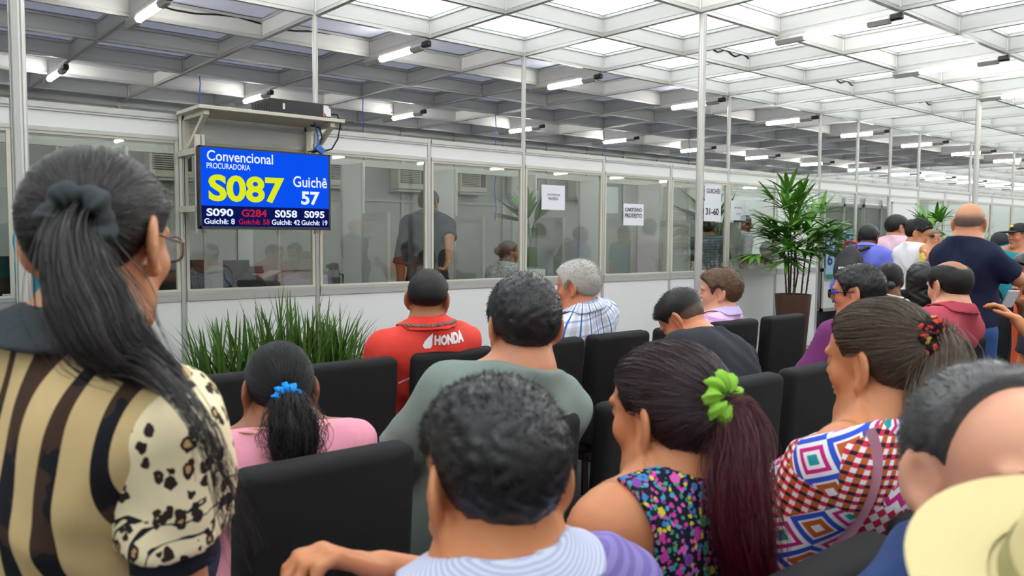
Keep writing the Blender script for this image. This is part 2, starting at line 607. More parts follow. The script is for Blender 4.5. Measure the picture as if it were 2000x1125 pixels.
scr('Convencional', M_wht, .045, .54, .03, .165, .012)
scr('PROCURADORIA', M_wht, .042, .362, .19, .262, .008)
scr('S087', M_yel, .052, .628, .335, .685, .035)
scr('Guichê', M_wht, .70, .985, .30, .45, .012)
scr('57', M_wht, .765, .92, .505, .692, .035)
for s, a, b_, mt, g, c, d in (('S090', .035, .23, M_wht, 'Guichê: 8', .018, .24), ('G284', .292, .486, M_red, 'Guichê: 58', .27, .507),
                              ('S058', .55, .73, M_wht, 'Guichê: 42', .524, .752), ('S095', .79, .96, M_wht, 'Guichê: 19', .765, .985)):
    scr(s, mt, a, b_, .772, .872, .03); scr(g, mt, c, d, .90, .972, .016)
MB().box((w_ * .515, -.006, .008), (.05, .012, .016), None, .004).build('logo_lip', M_dark, tv)
m = MB()
for x in (.035, w_ - .05):
    m = MB(); m.box((x, .12, h_ * .55), (.03, .03, h_ * 1.2)); m.box((x + .035, .12, h_ * .55), (.02, .025, h_ * 1.2))
    m.box((x, .27, h_ * .95), (.05, .32, .04)); m.box((x, .27, h_ * .25), (.05, .32, .04)); m.box((x, .085, h_ * .5), (.02, .06, .25))
    m.build('wall_mount', M_cream, tv)
# shelf with its two gallows brackets, and the small computer on it
sz = 2.318
sf = thing('bracket_shelf', 'cream shelf on two triangular brackets above the television', 'shelf', (0, 0, sz))
MB().span((-.01, -.47, -.012), (1.03, -.03, .012), .003).build('shelf_board', M_cream, sf)
for x in (.03, .93):
    m = MB()
    m.span((x, -.44, -.045), (x + .035, -.03, -.013)); m.span((x, -.06, -.30), (x + .035, -.022, -.013))
    a, b_ = Vector((x + .0175, -.42, -.04)), Vector((x + .0175, -.05, -.27))
    dv = b_ - a
    m.box((a + b_) / 2, (.03, dv.length, .026), Matrix.Rotation(math.atan2(dv.z, dv.y), 3, 'X'))
    m.build('bracket', M_cream, sf)
pc = thing('desktop_computer', 'slim black desktop computer lying on the cream shelf', 'computer', (.47, -.44, sz + .013))
MB().span((0, 0, 0), (.47, .30, .098), .006).build('case', M_black, pc)
m = MB()
for k in range(6): m.box((-.001, .05 + k * .035, .05), (.004, .022, .05))
m.build('vent', M_dark, pc)
MB().span((.405, -.003, .012), (.462, .002, .088)).build('sticker', M_paper, pc)
MB().quad((.407, -.004, .014), (.43, -.004, .014), (.407, -.004, .04)).quad((.46, -.004, .086), (.438, -.004, .086), (.46, -.004, .06)).build('sticker_print', plain('label red', srgb(205, 50, 45)), pc)
MB().span((.10, -.002, .03), (.115, .002, .07)).build('badge', M_paper, pc)
tag(MB().tube([(.95, -.40, sz + .05), (1.0, -.41, sz + .05), (1.02, -.42, sz - .02), (1.0, -.42, sz - .12), (.95, -.42, sz - .2), (.90, -.41, TZ1 + .03), (.80, -.40, TZ1 + .015)], .006, 8).build('video_cable', M_cable, None, True),
    'black cable looping from the small computer down to the television', 'cable')
tag(MB().tube([(.90, -.2, sz - .015), (.885, -.36, sz - .05), (.87, -.43, sz - .13), (.84, -.42, TZ1 + .03), (.76, -.42, TZ1 + .012)], .006, 8).build('power_cable', M_cable, None, True),
    'black power cable bunched on top of the television edge', 'cable')
t = thing('cable_adapter', 'bright blue plug adapter with cable above the television corner', 'adapter', (.85, -.43, TZ1 + .035))
MB().box((0, 0, 0), (.07, .03, .045), Matrix.Rotation(.6, 3, 'Y'), .006).build('body', M_blue, t)
MB().tube([(-.01, 0, .02), (.0, .03, .1), (.01, .1, .2), (.02, .24, .25)], .006, 6).build('cord', M_blue, t, True)

# ================================================================== NOTICES
def sheet(x0, x1, y0, y1, lines, label, y=-.008, mat=M_paper, rot=0.0):
    a, b_ = on_y(x0, y1, y), on_y(x1, y0, y)
    ww, hh = b_[0] - a[0], b_[2] - a[2]
    t = thing('paper_notice', label, 'notice', (a[0], y, a[2]), 0, 'paper notices on the glass')
    n = 6
    V, F = [], []
    for i in range(n + 1):
        for j in range(n + 1):
            V.append((ww * i / n, -.0025 - .0015 * math.sin(i * 1.1 + j * .7), hh * j / n))
    for i in range(n):
        for j in range(n): F.append((i * (n + 1) + j, (i + 1) * (n + 1) + j, (i + 1) * (n + 1) + j + 1, i * (n + 1) + j + 1))
    link_mesh('sheet', mesh_np('sheet', V, F), mat, t)
    for s, u0, u1, v0, v1, bd in lines:
        word(s, t, M_ink, u0 * ww, -.0055, (1 - v1) * hh, (u1 - u0) * ww, (v1 - v0) * hh, bd, 'print')
    return t


sheet(1057, 1103, 363, 409, [('CARTÓRIO DE', .24, .78, .33, .43, .004), ('PROTESTO', .29, .70, .50, .60, .004)], 'white notice with two small grey lines beside the first tall vase of leaves')
sheet(1217, 1257, 399, 440, [('CARTÓRIO', .07, .90, .15, .36, .02), ('PROTESTO', .07, .90, .45, .64, .02)], 'white notice with CARTÓRIO PROTESTO in bold letters')
sheet(1376, 1409, 357, 397, [('GUICHÊS', .10, .92, .26, .52, .01)], 'white notice reading GUICHÊS taped above another sheet')
sheet(1374, 1408, 394, 432, [('31-60', .10, .86, .34, .68, .02)], 'white notice reading 31-60 below the one saying GUICHÊS')
sheet(1426, 1457, 393, 430, [('PROTESTO', .24, .74, .32, .40, .004), ('31-60', .36, .62, .62, .70, .004)], 'white notice with tiny print beside the man in a white polo')
sheet(1184, 1207, 366, 416, [], 'blank pale sheet stuck on the inside of the glass', .012)
M_poster = plain('pale blue poster', srgb(160, 196, 226), .5)
M_navy = plain('navy print', srgb(24, 62, 128), .5)
M_green = plain('poster green', srgb(70, 140, 90), .5)


def poster(px0, px1, label, parts):
    a, b_ = on_y(px0, 548, YD - .03), on_y(px1, 450, YD - .03)
    t = thing('door_poster', label, 'poster', (a[0], YD - .03, a[2]))
    ww, hh = b_[0] - a[0], b_[2] - a[2]
    MB().span((0, 0, 0), (ww, .004, hh)).build('sheet', M_poster, t)
    for p in parts: p(t, ww, hh)


def p_six(t, ww, hh):
    word('6', t, M_navy, .18 * ww, -.003, .30 * hh, .6 * ww, .25 * hh, .03, 'print')
    word('até', t, M_navy, .25 * ww, -.003, .66 * hh, .5 * ww, .09 * hh, .02, 'print')
    for k in range(3): MB().span((.15 * ww, -.003, (.80 + .05 * k) * hh), (.85 * ww, -.001, (.825 + .05 * k) * hh)).build('print_line', M_navy, t)
    MB().span((.05 * ww, -.003, .02 * hh), (.95 * ww, -.001, .12 * hh)).build('print_strip', M_green, t)


def p_badge(t, ww, hh):
    m = MB(); cx, cz, r = .42 * ww, .8 * hh, .26 * ww
    pts = [(cx + r * (1 if k % 2 else .86) * math.cos(k * math.pi / 10), -.003, cz + r * (1 if k % 2 else .86) * math.sin(k * math.pi / 10)) for k in range(20)]
    m.quad(*pts); m.build('badge', M_navy, t)
    MB().span((cx - r * .7, -.005, cz - r * .15), (cx + r * .7, -.0035, cz + r * .15)).build('badge_band', plain('badge gold', srgb(190, 170, 90)), t)
    for k in range(3): MB().span((.75 * ww, -.003, (.72 + .08 * k) * hh), (.96 * ww, -.001, (.75 + .08 * k) * hh)).build('print_line', M_navy, t)
    MB().span((.1 * ww, -.003, .5 * hh), (.7 * ww, -.001, .58 * hh)).build('print_line', M_navy, t)


poster(1612, 1631, 'tall pale blue door poster with a big navy 6', [p_six])
poster(1642, 1668, 'pale blue door poster with a scalloped navy badge', [p_badge])

# ================================================================== CHAIRS
def make_chair():
    t = thing('padded_chair', '', 'chair')
    m = MB()
    m.box((0, -.215, .72), (.43, .085, .57), Matrix.Rotation(math.radians(4), 3, 'X'), .028, 4)
    m.build('backrest', M_fabric, t, True)
    m = MB(); m.box((0, .02, .435), (.435, .44, .10), None, .03, 4); m.build('seat', M_fabric, t, True)
    m = MB(); m.box((0, .0, .375), (.41, .40, .04)); m.build('seat_frame', M_leg, t)
    for sx in (-1, 1):
        for sy in (-1, 1):
            MB().tube([(sx * .185, sy * .185, .375), (sx * .19, sy * .20, 0)], [.021, .015], 4).build('leg', M_leg, t)
    return t


chair0 = make_chair()
nch = 0


def chair(x, yb, label, rz=0.0):
    """a chair whose back stands at (x, yb) and which faces the partition"""
    global nch
    o = chair0 if nch == 0 else copy_tree(chair0)
    nch += 1
    o.location = (x, yb + .235, 0); o.rotation_euler = (0, 0, rz)
    return tag(o, label, 'chair', 'black waiting-room chairs')


R0, R1, R2 = -5.16, -4.13, -2.93
for x, l in ((-1.26, 'black padded chair under the man in the lavender knit polo'), (-.73, 'black padded chair of the woman in the floral top'),
             (-.235, 'black padded chair of the woman in the patterned blouse')): chair(x, R0, l)
for x, l in ((-1.02, 'black padded chair of the woman in pink, its tall back in front of her'), (-.46, 'black padded chair behind the man in the grey-green shirt'),
             (.08, 'empty black padded chair beside the man in the grey-green shirt'), (.59, 'empty black padded chair in front of the floral top, its back below the bending man'),
             (1.08, 'black padded chair of the man in black bending forward'), (1.6, 'black padded chair of the man in blue-framed sunglasses'),
             (2.5, 'black padded chair of the balding man in the pinkish-red polo')): chair(x, R1, l)
for x, l in ((-.84, 'black padded chair in the front row nearest the grass planter, beside the ponytail'), (-.31, 'empty black padded chair left of the red jacket'),
             (.21, 'black padded chair of the man in the red jacket'), (.77, 'black padded chair between the grey-green shirt and the plaid shirt'),
             (1.26, 'black padded chair directly behind the man in the plaid shirt'), (1.78, 'black padded chair beyond the bending man'),
             (2.28, 'black padded chair of the man in the lilac shirt'), (2.82, 'empty black padded chair in front of the brown palm planter'),
             (4.12, 'black padded chair of the woman in the striped top'), (4.62, 'black padded chair of the curly-haired woman in black')): chair(x, R2, l)
o = chair(-.80, -5.7, 'black padded chair of the greying man in navy, turned round', math.pi); o.location = (-.82, -5.52, 0)
chair(-1.3, -6.22, 'black padded chair under the wearer of the straw hat', math.radians(-4))
chair(4.35, -4.05, 'black padded chair of the person in orange', math.radians(40))
chair(3.05, -4.62, 'black padded chair of the person whose bare knee shows', math.radians(60))

# ================================================================== SHAPES FROM DISTANCE FIELDS
def L2(v): return np.sqrt(np.einsum('ij,ij->i', v, v))


def ell(P, c, r):
    r = np.asarray(r, float); q = (P - np.asarray(c, float)) / r
    k0 = L2(q); k1 = L2(q / r)
    return k0 * (k0 - 1) / np.maximum(k1, 1e-6)


def ball_(P, c, r): return L2(P - np.asarray(c, float)) - r


def cone(P, a, b, ra, rb):
    a = np.asarray(a, float); b = np.asarray(b, float); d = b - a
    q = P - a
    h = np.clip(q @ d / max(d @ d, 1e-9), 0, 1)
    return L2(q - h[:, None] * d) - (ra + (rb - ra) * h)


def smin(a, b, k):
    h = np.maximum(k - np.abs(a - b), 0) / k
    return np.minimum(a, b) - h * h * k * .25


def smax(a, b, k): return -smin(-a, -b, k)


def sstep(a, b, x):
    t = np.clip((x - a) / (b - a), 0, 1)
    return t * t * (3 - 2 * t)


def isosurface(field, lo, hi, h):
    """surface nets over the box lo..hi with cells of h; works only in the blocks the surface passes through"""
    lo = np.asarray(lo, float); hi = np.asarray(hi, float)
    B = 8
    nb = np.maximum(np.ceil((hi - lo) / (h * B)).astype(int), 1)
    N = nb * B
    bi = np.stack(np.meshgrid(*[np.arange(k) for k in nb], indexing='ij'), -1).reshape(-1, 3)
    ctr = lo + (bi * B + (B - 1) / 2) * h
    dc = field(ctr)
    act = np.abs(dc) < B * h * .87 * 1.45 + .01
    D = np.empty((nb[0], nb[1], nb[2], B, B, B), np.float32)
    D[...] = np.where(dc < 0, -1, 1).reshape(nb)[..., None, None, None]
    loc = np.stack(np.meshgrid(*[np.arange(B)] * 3, indexing='ij'), -1).reshape(-1, 3)
    ai = bi[act]
    for s in range(0, len(ai), 400):
        c = ai[s:s + 400]
        P = lo + ((c * B)[:, None, :] + loc[None]).reshape(-1, 3) * h
        v = field(P).reshape(len(c), B, B, B)
        D[c[:, 0], c[:, 1], c[:, 2]] = v
    D = D.transpose(0, 3, 1, 4, 2, 5).reshape(N)
    ins = D < 0
    S = np.zeros((*(N - 1), 3), np.float32); C = np.zeros(N - 1, np.float32)
    faces = []
    edges = []
    for ax in range(3):
        sl0 = [slice(None)] * 3; sl1 = [slice(None)] * 3
        sl0[ax] = slice(0, -1); sl1[ax] = slice(1, None)
        a, b = D[tuple(sl0)], D[tuple(sl1)]
        ia, ib = ins[tuple(sl0)], ins[tuple(sl1)]
        idx = np.argwhere(ia != ib)
        if len(idx) == 0: continue
        va = a[tuple(idx.T)]; vb = b[tuple(idx.T)]
        pos = idx.astype(np.float32); pos[:, ax] += va / (va - vb)
        o1, o2 = [k for k in range(3) if k != ax]
        for d1 in (0, 1):
            for d2 in (0, 1):
                c = idx.copy(); c[:, o1] -= d1; c[:, o2] -= d2
                ok = (c >= 0).all(1) & (c < N - 1).all(1)
                np.add.at(S, tuple(c[ok].T), pos[ok]); np.add.at(C, tuple(c[ok].T), 1)
        edges.append((ax, o1, o2, idx, ia[tuple(idx.T)]))
    has = C > 0
    vid = np.full(N - 1, -1, np.int64); vid[has] = np.arange(has.sum())
    V = lo + S[has] / C[has][:, None] * h
    for ax, o1, o2, idx, inside in edges:
        ok = (idx[:, o1] > 0) & (idx[:, o2] > 0) & (idx[:, o1] < N[o1] - 1) & (idx[:, o2] < N[o2] - 1)
        idx, inside = idx[ok], inside[ok]
        q = []
        for d1, d2 in ((1, 1), (0, 1), (0, 0), (1, 0)):
            c = idx.copy(); c[:, o1] -= d1; c[:, o2] -= d2
            q.append(vid[tuple(c.T)])
        q = np.stack(q, 1)
        flip = inside if ax != 1 else ~inside
        q[~flip] = q[~flip][:, ::-1]
        faces.append(q)
    F = np.concatenate(faces) if faces else np.zeros((0, 4), int)
    return V, F


def multi_iso(field, chunks):
    """chunks from fine to coarse: (lo, hi, h); a coarse surface is dropped where a finer one covers it"""
    Vs, Fs, n = [], [], 0
    for i, (lo, hi, h) in enumerate(chunks):
        V, F = isosurface(field, lo, hi, h)
        if len(F) == 0: continue
        keep = np.ones(len(F), bool)
        for lo2, hi2, h2 in chunks[:i]:
            inside = ((V > np.asarray(lo2) + h2 * 2) & (V < np.asarray(hi2) - h2 * 2)).all(1)
            nbm = np.maximum(np.ceil((np.asarray(hi2) - np.asarray(lo2)) / (h2 * 8)), 1) * 8 * h2
            inside = ((V > np.asarray(lo2) + h2 * 2.2) & (V < np.asarray(lo2) + nbm - h2 * 3.2)).all(1)
            keep &= ~inside[F].all(1)
        F = F[keep]
        Vs.append(V); Fs.append(F + n); n += len(V)
    return np.concatenate(Vs), np.concatenate(Fs)


def drop_loose(V, F):
    used = np.zeros(len(V), bool); used[F.ravel()] = True
    m = np.cumsum(used) - 1
    return V[used], m[F], used


def strand_tubes(paths, rad, sides=3):
    """paths N x K x 3, rad N x K -> vertices, quads, a random value per strand"""
    N, K, _ = paths.shape
    T = np.gradient(paths, axis=1)
    T /= np.maximum(np.linalg.norm(T, axis=2, keepdims=True), 1e-9)
    ref = RNG.normal(size=(N, 1, 3))
    X = np.cross(T, ref); X /= np.maximum(np.linalg.norm(X, axis=2, keepdims=True), 1e-9)
    Y = np.cross(T, X)
    a = np.arange(sides) * 2 * np.pi / sides
    V = paths[:, :, None, :] + rad[:, :, None, None] * (np.cos(a)[None, None, :, None] * X[:, :, None, :] + np.sin(a)[None, None, :, None] * Y[:, :, None, :])
    i = np.arange(N)[:, None, None] * K * sides + np.arange(K - 1)[None, :, None] * sides
    k = np.arange(sides)[None, None, :]; k2 = (k + 1) % sides
    F = np.stack([i + k, i + k2, i + sides + k2, i + sides + k], -1).reshape(-1, 4)
    rnd = np.repeat(RNG.random(N), K * sides)
    return V.reshape(-1, 3), F, rnd


# ================================================================== MATERIALS FOR PEOPLE
def skin(name, col, gloss=.46):
    t = NT(name); c = t.coord()
    n1 = t.noise(c, 22, 4)[0]; n2 = t.noise(c, 420, 2)[0]
    a = tuple(v * .82 for v in col); red = (min(1, col[0] * 1.12), col[1] * .94, col[2] * .9)
    cl = t.mix(n1, a, red)
    return t.done(cl, gloss, 0, t.bump(n2, .12, .0015), .4, Subsurface_Weight=.12, Subsurface_Radius=(.012, .005, .003))


def hairmat(name, col, tip, sk, rough=.34, spec=.55):
    """strand colour varies from strand to strand; where hair is cropped the skin shows"""
    t = NT(name)
    r = t.fattr('rnd'); f = t.fattr('fade')
    nz = t.noise(t.coord(), 260, 2)[0]
    cl = t.mix(t.math('MULTIPLY', t.math('ADD', r, nz), .5), col, tip)
    cl = t.mix(f, sk, cl)
    return t.done(cl, rough, 0, None, spec)


def cloth(name, col, rough=.85, var=.1, grain=700, b=.25):
    t = NT(name); c = t.coord('tq')
    n1 = t.noise(c, 9, 4)[0]; n2 = t.noise(c, grain, 2)[0]
    cl = t.mix(n1, tuple(v * (1 - var) for v in col), tuple(min(1, v * (1 + var)) for v in col))
    h = t.math('ADD', t.math('MULTIPLY', n2, .25), t.math('MULTIPLY', t.noise(t.mapping(c, scale=(1, 1, .45)), 14, 3, .6, 1.2)[0], 2.0))
    return t.done(cl, rough, 0, t.bump(h, b, .006), .25)


def cloth_nodes(t, colour, rough=.85, b=.2):
    c = t.coord('tq')
    h = t.math('ADD', t.math('MULTIPLY', t.noise(c, 500, 2)[0], .25), t.math('MULTIPLY', t.noise(t.mapping(c, scale=(1, 1, .45)), 14, 3, .6, 1.2)[0], 2.0))
    return t.done(colour, rough, 0, t.bump(h, b, .006), .25)


def m_tiger():
    t = NT('tan and black tiger print'); c = t.coord('tq')
    wv = t.n('ShaderNodeTexWave', {'Vector': t.mapping(c, rot=(0, .12, .1), scale=(1, .35, .16)), 'Scale': 5.6, 'Distortion': 11.0, 'Detail': 2.0, 'Detail Scale': 1.1, 'Detail Roughness': .45})
    f = wv.outputs['Fac']
    nz = t.noise(c, 7, 3)[0]
    dark = t.mix(t.gt(nz, .52), srgb(26, 26, 32), srgb(66, 48, 38))
    cl = t.mix(t.gt(f, .66), srgb(205, 178, 128), dark)
    spots = t.lt(t.voro(t.mapping(c, scale=(1, 1, .7)), 46)[0], .34)
    low = t.lt(t.math('ADD', t.xyz(c)[2], t.math('MULTIPLY', nz, .12)), .2)
    cl = t.mix(t.math('MULTIPLY', spots, low), cl, srgb(28, 26, 30))
    return cloth_nodes(t, cl)


def m_leopard():
    t = NT('cream leopard print'); c = t.coord('tq')
    wob = t.n('ShaderNodeVectorMath', {0: c, 1: t.n('ShaderNodeVectorMath', {0: t.noise(c, 60, 2)[1], 1: (.014, .014, .014)}, operation='MULTIPLY').outputs[0]}, operation='ADD').outputs[0]
    v = t.voro(t.mapping(wob, scale=(1, 1, .75)), 56)
    d = v[0]; rnd = t.xyz(v[1])[0]
    ring = t.math('MULTIPLY', t.lt(d, .43), t.gt(d, .21))
    spot = t.lt(d, .36)
    m = t.math('ADD', t.math('MULTIPLY', ring, t.gt(rnd, .5)), t.math('MULTIPLY', spot, t.lt(rnd, .36)))
    cl = t.mix(t.math('MULTIPLY', t.gt(rnd, .5), t.lt(d, .21)), srgb(240, 224, 184), srgb(196, 160, 110))
    cl = t.mix(m, cl, srgb(48, 36, 32))
    nz = t.noise(c, 9, 3, .5, 1.5)[0]
    cl = t.mix(t.math('MULTIPLY', t.gt(nz, .55), t.lt(nz, .585)), cl, srgb(28, 28, 34))
    return cloth_nodes(t, cl)


def m_floral():
    t = NT('bright floral print'); c = t.coord('tq')
    wob = t.n('ShaderNodeVectorMath', {0: c, 1: t.n('ShaderNodeVectorMath', {0: t.noise(c, 90, 2)[1], 1: (.010, .010, .010)}, operation='MULTIPLY').outputs[0]}, operation='ADD').outputs[0]
    pal = [(0, srgb(212, 62, 160)), (.22, srgb(70, 160, 190)), (.40, srgb(222, 205, 60)), (.54, srgb(226, 96, 184)), (.68, srgb(64, 130, 190)), (.8, srgb(70, 160, 120)), (.92, srgb(130, 70, 160))]
    big = t.voro(wob, 44); sm = t.voro(wob, 115)
    cb = t.ramp(t.xyz(big[1])[0], pal); cs = t.ramp(t.xyz(sm[1])[0], pal)
    base = t.mix(t.lt(sm[0], .46), srgb(26, 26, 44), cs)
    cl = t.mix(t.math('MULTIPLY', t.lt(big[0], .40), t.gt(t.xyz(big[1])[1], .35)), base, cb)
    cl = t.mix(t.math('MULTIPLY', t.lt(big[0], .10), t.gt(t.xyz(big[1])[1], .35)), cl, srgb(80, 50, 90))
    return cloth_nodes(t, cl)


def m_ethnic():
    t = NT('patchwork of diamonds and zigzags'); c = t.coord('tq')
    x, y, z = t.xyz(c)
    ang = t.math('MULTIPLY', t.math('ARCTAN2', x, t.math('MULTIPLY', y, -1.0)), .17)
    cmb = t.n('ShaderNodeCombineXYZ', {0: ang, 1: z, 2: 0.0}).outputs[0]
    W_, red, mag, blu, ora, teal, nav = srgb(238, 236, 240), srgb(216, 44, 74), srgb(204, 40, 130), srgb(52, 84, 200), srgb(196, 96, 48), srgb(40, 150, 160), srgb(40, 34, 60)
    dg = t.mapping(cmb, rot=(0, 0, math.pi / 4))
    chk = t.n('ShaderNodeTexChecker', {'Vector': dg, 'Color1': (*W_, 1), 'Color2': (*red, 1), 'Scale': 76}).outputs[0]
    zz = t.math('PINGPONG', t.math('MULTIPLY', ang, 36.0), .5)
    zg = t.math('FRACT', t.math('ADD', t.math('MULTIPLY', z, 38.0), zz))
    zig = t.mix(t.gt(zg, .5), W_, mag)
    bz = t.math('FRACT', t.math('MULTIPLY', z, 70.0))
    bands = t.mix(t.gt(bz, .62), ora, nav)
    bands2 = t.mix(t.gt(t.math('FRACT', t.math('MULTIPLY', ang, 60.0)), .55), bands, t.mix(t.gt(bz, .5), W_, red))
    fx = t.math('ABSOLUTE', t.math('SUBTRACT', t.math('FRACT', t.math('MULTIPLY', ang, 15.0)), .5))
    fz = t.math('ABSOLUTE', t.math('SUBTRACT', t.math('FRACT', t.math('MULTIPLY', z, 15.0)), .5))
    dd = t.math('ADD', fx, fz)
    dia = t.ramp(dd, [(0, W_), (.12, ora), (.28, W_), (.34, blu), (.5, W_), (.62, mag), (.74, W_), (.85, teal)])
    vz = t.voro(t.mapping(cmb, scale=(1, 1.25, 1)), 11, rnd=.9)
    r = t.xyz(vz[1])[0]
    cl = t.mix(t.gt(r, .42), dia, chk); cl = t.mix(t.gt(r, .60), cl, zig); cl = t.mix(t.gt(r, .86), cl, bands2)
    return cloth_nodes(t, cl)


def m_plaid():
    t = NT('white shirt with blue checks'); c = t.coord('tq'); x, y, z = t.xyz(c)
    ang = t.math('MULTIPLY', t.math('ARCTAN2', x, t.math('MULTIPLY', y, -1.0)), .16)

    def line(v, k, wd, ph=0.0):
        return t.lt(t.math('ABSOLUTE', t.math('SUBTRACT', t.math('FRACT', t.math('ADD', t.math('MULTIPLY', v, k), ph)), .5)), wd)
    cl = t.mix(t.math('MULTIPLY', line(ang, 17, .2, .5), .35), srgb(238, 240, 244), srgb(150, 160, 180))
    cl = t.mix(t.math('MULTIPLY', line(z, 17, .2, .5), .3), cl, srgb(150, 160, 180))
    cl = t.mix(t.math('MULTIPLY', line(z, 17, .06), .55), cl, srgb(70, 120, 190))
    cl = t.mix(line(ang, 17, .07), cl, srgb(60, 110, 190))
    return cloth_nodes(t, cl)


def m_stripes(name, ca, cb, k, duty, soft=False):
    t = NT(name); c = t.coord('tq'); x, y, z = t.xyz(c)
    f = t.math('FRACT', t.math('MULTIPLY', z, k))
    return cloth_nodes(t, t.mix(t.gt(f, duty), ca, cb))


def m_tee_splash():
    t = NT('white tee with pink splashes'); c = t.coord('tq'); x, y, z = t.xyz(c)
    nz = t.noise(c, 16, 2, .6, 1.0)[0]
    return cloth_nodes(t, t.mix(t.math('MULTIPLY', t.gt(nz, .6), t.gt(y, .0)), srgb(234, 232, 236), srgb(240, 110, 190)))


def m_speckle(name, a, b):
    t = NT(name); c = t.coord('tq')
    nz = t.noise(t.mapping(c, scale=(1, 1, 2.2)), 34, 3, .6, .8)[0]
    return cloth_nodes(t, t.ramp(nz, [(0, a), (.47, b), (.55, a)]))


# ================================================================== PEOPLE
def head_sdf(p, fem=0.0, jaw=1.0, ear=True):
    """a head about the middle point between the ears, face to +y, top at +.124, chin at -.118"""
    q = np.abs(p[:, 0]); q = np.stack([q, p[:, 1], p[:, 2]], 1)
    j = jaw * (1 - .08 * fem)
    d = ell(q, (0, -.018, .034), (.0755, .097, .090))
    d = smin(d, ell(q, (0, .028, .042), (.063, .064, .062)), .03)
    d = smin(d, ell(q, (0, .032, -.030), (.055 * j, .058, .072)), .03)
    d = smin(d, cone(q, (.050 * j, -.004, -.052), (.017, .066, -.100), .016, .0155), .03)
    d = smin(d, ell(q, (0, .022, -.072), (.042 * j, .052, .038)), .03)
    d = smin(d, ball_(q, (0, .078, -.100), .0165), .022)
    d = smin(d, ball_(q, (.040, .056, -.022), .022), .026)
    d = smin(d, ell(q, (.027, .082, .027), (.026, .012, .009)), .016)
    d = smax(d, -ball_(q, (.031, .104, .006), .0165), .016)
    d = smin(d, ball_(q, (.031, .080, .006), .0128), .004)
    d = smin(d, cone(q, (0, .088, .020), (0, .109, -.018), .0065, .0105), .013)
    d = smin(d, ball_(q, (.0115, .098, -.023), .0085), .008)
    d = smin(d, ell(q, (0, .090, -.051), (.023, .010, .0062)), .006)
    d = smin(d, ell(q, (0, .089, -.063), (.019, .010, .0070)), .006)
    if not ear: return d
    # ear, tilted out at the back
    e = (q - np.array((.0805, -.017, -.002))) / 1.16
    ca, sa = math.cos(.50), math.sin(.50)
    ex = e[:, 0] * ca + e[:, 1] * sa; ey = -e[:, 0] * sa + e[:, 1] * ca
    E_ = np.stack([ex, ey, e[:, 2]], 1)
    er = ell(E_, (0, -.004, .002), (.0078, .0225, .0335))
    er = smin(er, ball_(E_, (0, .006, -.030), .0085), .008)
    er = smax(er, -ell(E_, (.0085, .0, .004), (.0075, .0125, .021)), .005)
    return smin(d, er * 1.16, .007)


HL_Y = [-.15, -.10, -.075, -.045, -.022, -.012, .004, .016, .030, .040, .058, .075, .10]
HL_SHORT = [-.062, -.062, -.060, -.035, .010, .026, .030, .012, -.012, .022, .052, .066, .074]
HL_PULL = [-.072, -.072, -.068, -.048, -.008, .012, .026, .020, .014, .034, .054, .066, .072]
HL_NAPE = [-.05, -.05, -.046, -.03, .010, .024, .030, .022, .010, .030, .054, .066, .074]


def unit(v):
    v = np.asarray(v, float); return v / max(np.linalg.norm(v), 1e-9)


